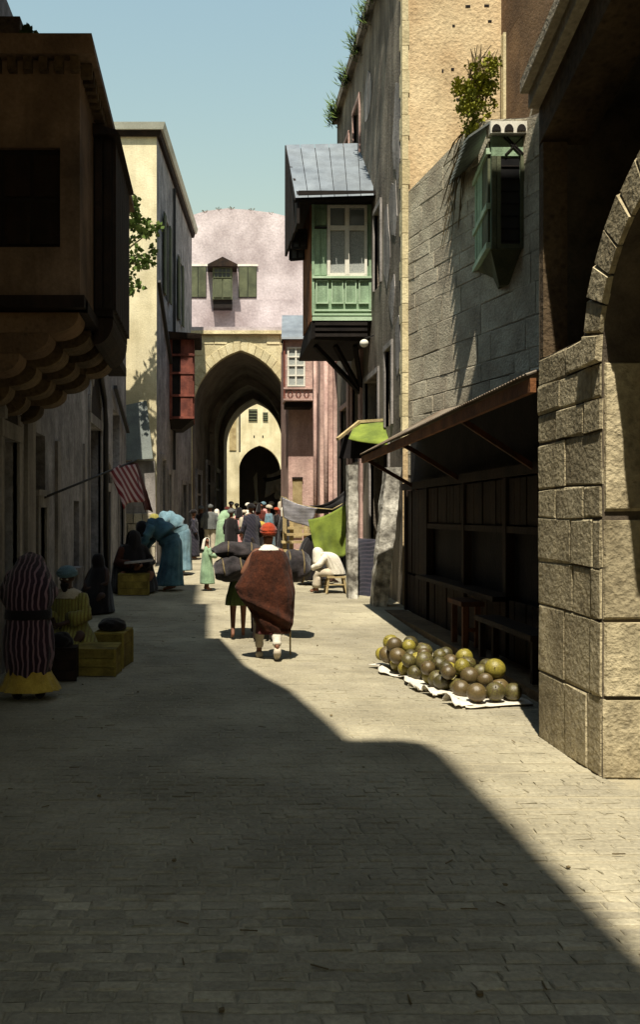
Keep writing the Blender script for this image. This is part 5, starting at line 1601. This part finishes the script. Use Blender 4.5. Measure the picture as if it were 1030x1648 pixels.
robed('person in red and white checked robe with back turned', px_u(385, 31.5), 31.5, 4, .96, 'cloth_check', 'cloth_black', 'cloth', 91, 'cloth_offwhite', wide=1.05)
bent('stooping person in pale green beside the grey jacket', px_u(359, 32.5), 32.5, -20, 1.1, 'cloth_palegreen', 'cloth_palegreen', 92)
robed('person in grey green robe behind the checked robe', px_u(403, 33.5), 33.5, 15, .96, 'cloth_palegreen', 'cloth_grey', 'turban', 93)
robed('person in pale blue robe and white turban turned left', px_u(433, 33.0), 33.0, 75, .98, 'cloth_paleblue', 'cloth_offwhite', 'turban', 94)
robed('person in pink robe in the mouth of the street arch', px_u(424, 40.0), 40.0, 10, 1.0, 'cloth_check', 'cloth_paleblue', 'turban', 95)
robed('person in white in the shade of the street arch', px_u(399, 39.0), 39.0, -15, .98, 'cloth_white', 'cloth_white', 'turban', 96)
robed('dark robed person under the street arch beside pink robe', px_u(437, 41.5), 41.5, 20, 1.0, 'cloth_black', 'cloth_white', 'turban', 97)
robed('dark robed person with white turban deep under the street arch', px_u(412, 43.0), 43.0, -10, 1.0, 'cloth_darkred', 'cloth_white', 'turban', 98)
robed('dark blue robed person near the doors of the vault', px_u(372, 41.0), 41.0, 30, 1.0, 'cloth_rug', 'cloth_grey', 'turban', 99)
CROWD = [(349, 36.5, 'cloth_black', 'cloth_white', 10, 'black robe and white turban in front of the arch'), (366, 36.0, 'cloth_grey', 'cloth_darkred', -20, 'grey robe and dark red turban before the arch'),
         (393, 36.8, 'cloth_rug', 'cloth_offwhite', 30, 'dark striped robe and pale turban before the arch'), (419, 36.4, 'cloth_darkred', 'cloth_black', -40, 'dark red robe and black turban before the arch'),
         (445, 36.8, 'cloth_black', 'cloth_orange', 70, 'black robe and orange turban near the rose pier'), (381, 44.5, 'cloth_grey', 'cloth_white', 5, 'grey robe walking under the vault'),
         (403, 46.5, 'cloth_black', 'cloth_grey', -12, 'black robe deep inside the vault'), (424, 47.5, 'cloth_offwhite', 'cloth_orange', 16, 'pale robe deep inside the vault'),
         (441, 45.5, 'cloth_rug', 'cloth_white', -25, 'dark robe beside the awning inside the vault'), (451, 39.5, 'cloth_darkred', 'cloth_offwhite', 50, 'maroon robe at the right foot of the arch'),
         (372, 29.0, 'cloth_black', 'cloth_grey', -35, 'black robe behind the donkey load'), (404, 28.0, 'cloth_rug', 'cloth_black', 25, 'dark robe and black turban beyond the orange turban'),
         (457, 29.0, 'cloth_black', 'cloth_white', 85, 'black robe and white turban by the timber stall'), (311, 30.0, 'cloth_rug', 'cloth_black', -80, 'dark robe leaning at the door of the cream house'),
         (324, 34.5, 'cloth_black', 'cloth_grey', 40, 'black robe by the vault doors')]
for k, (px, d_, m, hm, yw, lb) in enumerate(CROWD):
    robed('person in ' + lb, px_u(px, d_), d_, yw, random.uniform(.8, 1.05), m, hm, 'turban' if k % 3 else 'cloth', 130 + k)
sack('yellow bundle lying among the crowd before the arch', (px_u(415, 31.0), 31.0, g(31) + 1.05), .3, .3, .16, 'cloth_yellow', 101, name='bundle', cat='bundle')
bent('stooping dark robed person under the yellow bundle', px_u(418, 31.3), 31.1, 80, 1.0, 'cloth_black', 'cloth_offwhite', 102)

# ---- right side group: white clad sitter on a stool, dark figure behind
x, y = px_u(541, 20.0), 20.1
zs = g(20.1) + .38
stl = thing('stool', 'small wooden stool under the white clad sitter', 'stool', (x, y, g(y) + .012))
for k in range(3): MB().box(x - .2, x + .2, y - .19 + k * .13, y - .07 + k * .13, zs - .04, zs).build('seat_slat', 'pale_wood', stl)
for sx in (-1, 1):
    for sy in (-1, 1):
        MB().bar((x + sx * .22, y + sy * .19, g(y) + .012), (x + sx * .16, y + sy * .15, zs - .04), .035).build('leg', 'pale_wood', stl)
    MB().bar((x + sx * .2, y - .18, g(y) + .17), (x + sx * .2, y + .18, g(y) + .17), .025).build('rung', 'pale_wood', stl)
MB().bar((x - .2, y - .17, g(y) + .2), (x + .2, y - .17, g(y) + .2), .025).build('rung', 'pale_wood', stl)
t, M = person('white clad person hunched on a wooden stool', x, y, 78, 0.86, z=g(y) + .012)
CH = dict(pelvis=(0, -.02, .52), spine=(0, .06, .7), chest=(0, .2, .86), neck=(0, .34, .95), head0=(0, .41, .97), head1=(0, .48, .99), head2=(0, .54, 1.01), nose=(0, .55, .89), chin=(0, .47, .89), earL=(-.09, .47, .98), earR=(.09, .47, .98),
          hipL=(-.1, .02, .5), hipR=(.1, .02, .5), kneL=(-.14, .44, .52), kneR=(.14, .44, .52), ankL=(-.13, .46, .1), ankR=(.13, .5, .1), heeL=(-.13, .42, .04), heeR=(.13, .46, .04), toeL=(-.14, .62, .03), toeR=(.14, .66, .03),
          shoL=(-.17, .22, .92), shoR=(.17, .22, .92), elbL=(-.24, .4, .7), elbR=(.24, .4, .7), wriL=(-.1, .6, .6), wriR=(.1, .62, .6))
body(t, M, 'skin', **CH)
robe(t, M, 'shirt', 'cloth_white', [(1.0, 0, .32, .07, .08), (1.0, 0, .24, .17, .13), (.92, 0, .15, .22, .2), (.76, 0, .06, .22, .2), (.6, 0, .0, .22, .2), (.47, 0, .0, .23, .23)], 7, .06, 111)
for s_ in (-1, 1):
    sleeve(t, M, 'cloth_white', [(s_ * .16, .22, .92), (s_ * .24, .4, .7), (s_ * .12, .56, .62)], [.085, .08, .07])
    sleeve(t, M, 'cloth_offwhite', [(s_ * .1, .02, .5), (s_ * .14, .44, .51), (s_ * .13, .47, .13)], [.13, .1, .1], 'trouser_leg')
headcloth(t, M, 'cloth_white', (0, .46, 1.02), .13, .3)
t, M = person('dark clothed person with white sash crouching behind the white sitter', px_u(497, 21.8), 21.9, -60, 1.15)
body(t, M, 'skin_dark', **CH)
robe(t, M, 'coat', 'cloth_black', [(1.0, 0, .32, .07, .08), (1.0, 0, .24, .18, .14), (.9, 0, .15, .23, .2), (.7, 0, .06, .24, .22), (.4, 0, .08, .27, .3), (.1, 0, .12, .3, .34)], 7, .06, 113)
sleeve(t, M, 'cloth_offwhite', [(-.1, .38, 1.0), (-.2, .26, .8), (-.22, .12, .5)], [.04, .045, .05], 'sash')
headcloth(t, M, 'cloth_black', (0, .46, 1.03), .13, .2)

# ================================================================== GOODS, CLOTHS AND PLANTS
def drape(name, label, cat, m, p00, p10, p01, p11, sag=0.1, wave=0.03, freq=9, nu=22, nv=18, group=None, seed=0):
    """cloth hung from the edge p00-p10, falling to p01-p11"""
    p00, p10, p01, p11 = map(Vector, (p00, p10, p01, p11))

    def fn(u, v):
        p = p00.lerp(p10, u).lerp(p01.lerp(p11, u), v)
        p.z -= sag * 4 * u * (1 - u) * (1 - 0.6 * v)
        p.y += wave * (0.3 + v) * (math.sin(freq * u + 2 * v + seed) + 0.6 * math.sin(freq * 2.1 * u - v * 3 + seed)) + 0.06 * pnoise((u * 3 + seed, v * 3, 0))
        p.x += 0.02 * v * math.sin(freq * u * 1.3 + seed)
        return p
    ob = MB().grid(fn, nu, nv).build(name, m, smooth=True)
    ob.modifiers.new('thick', 'SOLIDIFY').thickness = 0.012
    return tag(ob, label, cat, group)


D = 20.9
drape('hanging_cloth', 'bright green cloth hung across the right side of the street', 'cloth', 'cloth_hang_green', at(496, 836, D), at(557, 810, D), at(511, 905, D - .1), at(558, 893, D - .1), .07, .035, 8)
drape('hanging_cloth', 'grey striped cloth slung on the wooden stall behind green cloth', 'cloth', 'cloth_grey_stripe', at(453, 799, 23.5), at(511, 818, 21.2), at(456, 833, 23.4), at(500, 848, 21.6), .05, .03, 6, seed=2)
drape('hanging_cloth', 'black cloth swag above the bright green cloth', 'cloth', 'cloth_black', at(499, 813, 22.2), at(562, 782, 21.0), at(511, 826, 22.2), at(560, 814, 21.0), .14, .02, 5, 18, 6, seed=4)
rp = MB().tube([at(453, 799, 23.5), at(480, 812, 22.5), at(511, 818, 21.4), at(535, 820, 20.95), at(560, 806, 20.9)], .014, 6)
tag(rp.build('rope', 'pale_wood', smooth=True), 'thin rope carrying the hanging cloths', 'rope')
# wooden stall posts and shelves behind
stall = thing('stall', 'rough pale timber stall with shelves behind the grey striped cloth', 'stall', (2.2, 24.0, g(24)))
for px, d_ in ((458, 24.0), (469, 24.3), (492, 24.0), (499, 25.0)):
    p = at(px, 800 + (20 if px > 460 else 0), d_)
    MB().bar((p.x, d_, g(d_)), p, .1).build('post', 'pale_wood', stall)
for k, (py, a, e) in enumerate(((848, 462, 503), (858, 457, 500), (870, 452, 498), (884, 449, 500))):
    p, q = at(a, py, 24.2 - .12 * k), at(e, py, 24.2 - .12 * k)
    MB().box(p.x, q.x, 24.2 - .2 * k - .18, 24.2 - .2 * k + .14, p.z - .06, p.z).build('shelf', 'pale_wood', stall)
# pale stones stacked as steps under the stall
for k in range(3):
    MB().box(px_u(462, 24), px_u(512, 24), 23.3 + k * .35, 24.4 + k * .35, g(23), g(23) + .15 + k * .18).build('step', 'tan_stone', stall)

# awnings and white goods in the shadow of the arch
drape('awning', 'pale awning cloth over a stall in the street arch', 'awning', 'cloth_white', at(430, 764, 46), at(461, 748, 46), at(426, 800, 45.5), at(445, 790, 45.5), .1, .05, 6, 10, 8)
drape('awning', 'dark awning cloth slung at the right side of the arch', 'awning', 'cloth_black', at(421, 768, 44.5), at(466, 755, 43), at(424, 776, 44.4), at(466, 764, 43), .15, .03, 6, 10, 6)
drape('hanging_cloth', 'long white cloth hanging at the mouth of the far arch', 'cloth', 'cloth_white', at(408, 768, 50), at(413, 760, 50), at(411, 806, 50), at(415, 808, 50), .02, .05, 5, 8, 14)
for k, (px, py) in enumerate(((445, 775), (453, 772), (449, 785), (455, 793), (447, 797))):
    sack('pale goods hung up at the right side of the arch', at(px, py, 45.0), .16, .12, .2, 'cloth_white', 120 + k, name='goods_bundle', cat='bundle', group='goods hung at the arch')

# striped banner on a pole out of the left wall
fp_ = thing('banner', 'red and white striped banner hanging from a thin pole on the grey wall', 'banner', tuple(at(68, 802, 13.5)))
pa_, pb2 = at(68, 802, 13.4), at(219, 741, 16.0)
MB().tube([pa_, pb2], .018, 8).build('pole', 'iron', fp_, True)
dv = (pb2 - pa_).normalized()
e0, e1 = pb2 - dv * 1.05, pb2 - dv * .03
for nm, m, a, e, dr, sk in (('striped_cloth', 'cloth_flag', pb2 - dv * .95, pb2 - dv * .1, .62, .22), ('dark_cloth', 'cloth_darkred', pb2 - dv * .3, pb2, .84, .28)):
    b = MB()
    yo = .05 if nm == 'dark_cloth' else -0.02
    b.grid(lambda u, v: a.lerp(e, u) + Vector((sk * v + .03 * math.sin(8 * u + 2 * v), yo + .05 * math.sin(7 * u + 4 * v), -dr * v + .04 * math.sin(5 * u))), 14, 12)
    o_ = b.build(nm, m, fp_, True); o_.modifiers.new('thick', 'SOLIDIFY').thickness = .01

# white globe under the green bay
lm = thing('lantern', 'small white globe lantern on an iron arm under the green bay', 'lantern', tuple(at(586, 562, 21.0)))
rings = []
c0 = at(586, 553, 21.0)
for i in range(9):
    ph = math.pi * i / 8
    rings.append([c0 + Vector((.1 * math.sin(ph) * math.cos(t), .1 * math.sin(ph) * math.sin(t), -.09 * math.cos(ph))) for t in [6.2832 * k / 14 for k in range(14)]])
MB().loft(rings).build('globe', 'white_paint', lm, True)
MB().bar(c0 + Vector((0, 0, .1)), (TX, 21.2, c0.z + .22), .03).build('arm', 'iron', lm)

# ---- melons heaped on a white cloth
b = MB()
o0, o1 = Vector((2.0, 11.25, 0)), Vector((2.56, 8.82, 0))
ax = (o1 - o0).normalized(); bx_ = Vector((-ax.y, ax.x, 0))
LN = (o1 - o0).length


def cl(u, v):
    w = .62 + .1 * math.sin(9 * u)
    p = o0 + ax * (u * LN) + bx_ * (v * w - .12 + .05 * math.sin(23 * u) * (1 - v) + .04 * pnoise((u * 9, 3, 1)))
    z = .022 + .018 * (1 + math.sin(17 * u + 5 * v)) * (1 if v < .3 else .3) + .05 * max(0, pnoise((u * 14, v * 6, 2.2))) * (1 if v < .2 else 0)
    return Vector((p.x, p.y, z))


b.grid(cl, 60, 14)
o_ = tag(b.build('ground_cloth', 'cloth_white', smooth=True), 'rumpled white cloth spread under the melons', 'cloth')
o_.modifiers.new('thick', 'SOLIDIFY').thickness = .006
for k, (u, w) in enumerate(((.93, .15), (.72, .13), (.6, .1))):
    p = o0 + ax * (u * LN) + bx_ * (-.13)
    q = MB()
    q.grid(lambda a, e: p + ax * ((a - .5) * .28) + bx_ * ((e - .6) * .2) + Vector((.03 * math.sin(9 * e + k), .03 * math.sin(7 * a), .03 + .07 * math.sin(a * 3.1) * (1 - e) * (1 + .5 * math.sin(5 * a + k)) + .02 * pnoise((a * 6, e * 6, k)))), 18, 14)
    s_ = tag(q.build('cloth_fold', 'cloth_white', smooth=True), 'white cloth corner turned up in front of the melons', 'cloth', 'turned up cloth corners')
    s_.modifiers.new('thick', 'SOLIDIFY').thickness = .006

MM = {}
for m in ('melon', 'melon_purple', 'melon_yellow'):
    bm = bmesh.new()
    bmesh.ops.create_uvsphere(bm, u_segments=20, v_segments=12, radius=1.0)
    for v in bm.verts:
        v.co *= 1 + .02 * math.sin(10 * math.atan2(v.co.y, v.co.x)) * (1 - v.co.z ** 2) + .03 * pnoise(v.co * 1.5)
        v.co.z *= .94
    me = bpy.data.meshes.new('melon'); bm.to_mesh(me); bm.free()
    for p in me.polygons: p.use_smooth = True
    me.materials.append(MATS[m]); MM[m] = me
sm = MB().tube([(0, 0, .9), (.03, 0, 1.02), (.09, .02, 1.1)], [.07, .05, .045], 6).build('stem', 'dry_stem', None, True, (0, 0, 0))
stem_mesh = sm.data; bpy.data.objects.remove(sm)


def melon(p, r, m):
    o = bpy.data.objects.new('melon', MM[m]); COL.objects.link(o)
    o.location = p; o.scale = (r * random.uniform(.92, 1.08), r * random.uniform(.92, 1.08), r * random.uniform(.88, 1.12))
    o.rotation_euler = (random.uniform(-1.3, 1.3), random.uniform(-1.3, 1.3), random.uniform(0, 6.28))
    col_ = {'melon': 'olive green striped', 'melon_purple': 'dark purple brown', 'melon_yellow': 'yellow'}[m]
    tag(o, col_ + ' melon in the heap on white cloth', 'melon', col_ + ' melons heaped on the cloth')
    s = bpy.data.objects.new('stem', stem_mesh); COL.objects.link(s); s.parent = o


placed = []
def drop(p, r):
    """rest a melon on the cloth or on those already placed"""
    z = .035 + r * .95
    for q, rq in placed:
        d = math.hypot(p.x - q.x, p.y - q.y); s = (r + rq) * .97
        if d < s: z = max(z, q.z + math.sqrt(s * s - d * d))
    return Vector((p.x, p.y, z))


def inside(p):
    d = p - o0
    u, v = d.dot(ax), d.dot(bx_)
    return .16 < u < LN - .16 and -.02 < v < .5 - .16 * abs(u / LN - .5)


random.seed(23)
for i in range(80):
    r = random.uniform(.074, .102)
    while True:
        p = o0 + ax * random.uniform(.1, LN - .1) + bx_ * random.uniform(-.02, .56)
        if inside(p): break
    q = drop(p, r)
    for step in range(160):                    # let it roll down into the nearest hollow
        best = None
        for k in range(12):
            c_ = p + Vector((math.cos(k * math.pi / 6), math.sin(k * math.pi / 6), 0)) * .012
            if not inside(c_): continue
            z_ = drop(c_, r)
            if z_.z < q.z - 1e-4 and (best is None or z_.z < best.z): best = z_
        if best is None: break
        q = best; p = Vector((q.x, q.y, 0))
    if q.z > .34: continue
    placed.append((q, r))
    x_ = random.random() - (.18 if q.z > .2 else 0)
    melon(q, r, 'melon_yellow' if x_ < .13 else 'melon_purple' if x_ < .45 else 'melon')


# ---- plants
def leaf_cloud(centre, rad, n, size, seed, squash=(1, 1, 1), clumps=10):
    rnd = random.Random(seed); b = MB(); c = Vector(centre)
    cs = [Vector((rnd.gauss(0, .42) * rad * squash[0], rnd.gauss(0, .42) * rad * squash[1], rnd.gauss(0, .42) * rad * squash[2])) for _ in range(clumps)]
    for i in range(n):
        k = cs[rnd.randrange(clumps)]
        p = c + k + Vector((rnd.gauss(0, 1), rnd.gauss(0, 1), rnd.gauss(0, 1))) * rad * .14
        d = Vector((rnd.gauss(0, 1), rnd.gauss(0, 1), rnd.gauss(0, .8))).normalized(); s = size * rnd.uniform(.6, 1.3)
        w = d.cross(Vector((rnd.random(), rnd.random(), rnd.random() + .1))).normalized() * s * .38
        b.add([p, p + d * s * .5 + w, p + d * s, p + d * s * .5 - w], [(0, 1, 2, 3)])
    return b


# bush rooted in the top of the grey stone house
pl = thing('wall_bush', 'bushy yellow green plant with dry stalks growing from grey stone wall top', 'bush', tuple(at(762, 215, 15.5)))
cb = at(770, 150, 15.4)
for k, (px, py, rd, n_) in enumerate(((768, 148, .38, 1300), (784, 118, .28, 700), (755, 148, .24, 600), (772, 188, .26, 600))):
    leaf_cloud(at(px, py, 15.4), rd, n_, .055, 200 + k, (1, 1, 1.2), 14).build('foliage', 'leaf_yellow', pl)['kind'] = 'stuff'
b = MB()
for k in range(26):
    p = at(random.uniform(750, 782), random.uniform(120, 190), 15.45); q = at(748 + k * 2.0 + random.uniform(-4, 4), 78 + random.uniform(-6, 30), 15.4)
    b.tube([p, p.lerp(q, .6) + Vector((.03, 0, .02)), q], [.014, .01, .006], 5)
b.build('dry_stalks', 'dry_stem', pl)
b = MB()
for k in range(34):                            # stalks trailing down the wall
    p = at(random.uniform(750, 775), random.uniform(190, 225), 15.6); q = at(718 + random.uniform(-8, 34), 330 + random.uniform(-70, 90), 16.25)
    q.x -= .04
    b.tube([p, p.lerp(q, .5) + Vector((-.05, -.05, .06)), q], [.012, .01, .005], 4)
b.build('trailing_stalks', 'dry_stem', pl)

# fig branches beside the cream wall
tr_ = thing('fig_tree', 'leafy green fig branches leaning out before the cream wall', 'tree', (-2.9, 26.3, 7.9))
root = Vector((-2.95, 26.3, 7.9))
b = MB()
tips = []
for px, py in ((222, 345), (236, 368), (212, 360), (224, 410), (228, 425), (208, 440), (212, 470), (204, 395), (207, 330), (240, 375)):
    q = at(px, py, 26.0 + random.uniform(-.4, .4)); tips.append(q)
    b.tube([root + Vector((0, 0, .8)), root.lerp(q, .5) + Vector((0, 0, .5)), q], [.05, .03, .01], 6)
b.tube([root, root + Vector((0, 0, .9))], [.09, .06], 8)
b.build('trunk', 'dry_stem', tr_, True)
for k, q in enumerate(tips):
    leaf_cloud(q, .32, 90, .15, 300 + k, (1, 1, .9), 6).build('foliage', 'leaf', tr_)['kind'] = 'stuff'
# tufts on the left eave
for k, (px, py) in enumerate(((42, 58), (54, 55), (165, 200))):
    d_ = 9.3 if k < 2 else 12.5
    b = leaf_cloud(at(px, py, d_), .1 if k < 2 else .16, 60, .06, 400 + k, (1, 1, 1), 1)
    tag(b.build('weed_tuft', 'leaf'), ('weed tuft by the chimney of the dark overhanging house', 'weed tuft on the cornice of the dark overhanging house', 'weed tuft where dark cornice meets cream house')[k], 'weed')

# pebbles, straw and scraps trodden into the street
lit_ = MB()
rnd_ = random.Random(11)
for k in range(80):
    yy = 3.4 + 14 * rnd_.random() ** 1.4
    xx = rnd_.uniform(-2.3, 2.65)
    z_g = g(yy) + .012
    if rnd_.random() < .55:
        r_ = rnd_.uniform(.005, .013)
        lit_.hexa([(xx + r_ * a * rnd_.uniform(.6, 1.2), yy + r_ * e * rnd_.uniform(.6, 1.2), z_g + (0 if zz_ == 0 else r_ * rnd_.uniform(.6, 1))) for zz_ in (0, 1) for a, e in ((-1, -1), (1, -1), (1, 1), (-1, 1))])
    else:
        a = rnd_.uniform(0, 6.28); l_ = rnd_.uniform(.03, .1)
        lit_.bar((xx, yy, z_g + .004), (xx + l_ * math.cos(a), yy + l_ * math.sin(a), z_g + .008), .005)
o_ = tag(lit_.build('litter', 'dry_stem', origin=(0, 8, 0)), 'scattered pebbles and straw trodden into the paving', 'litter', kind='stuff')
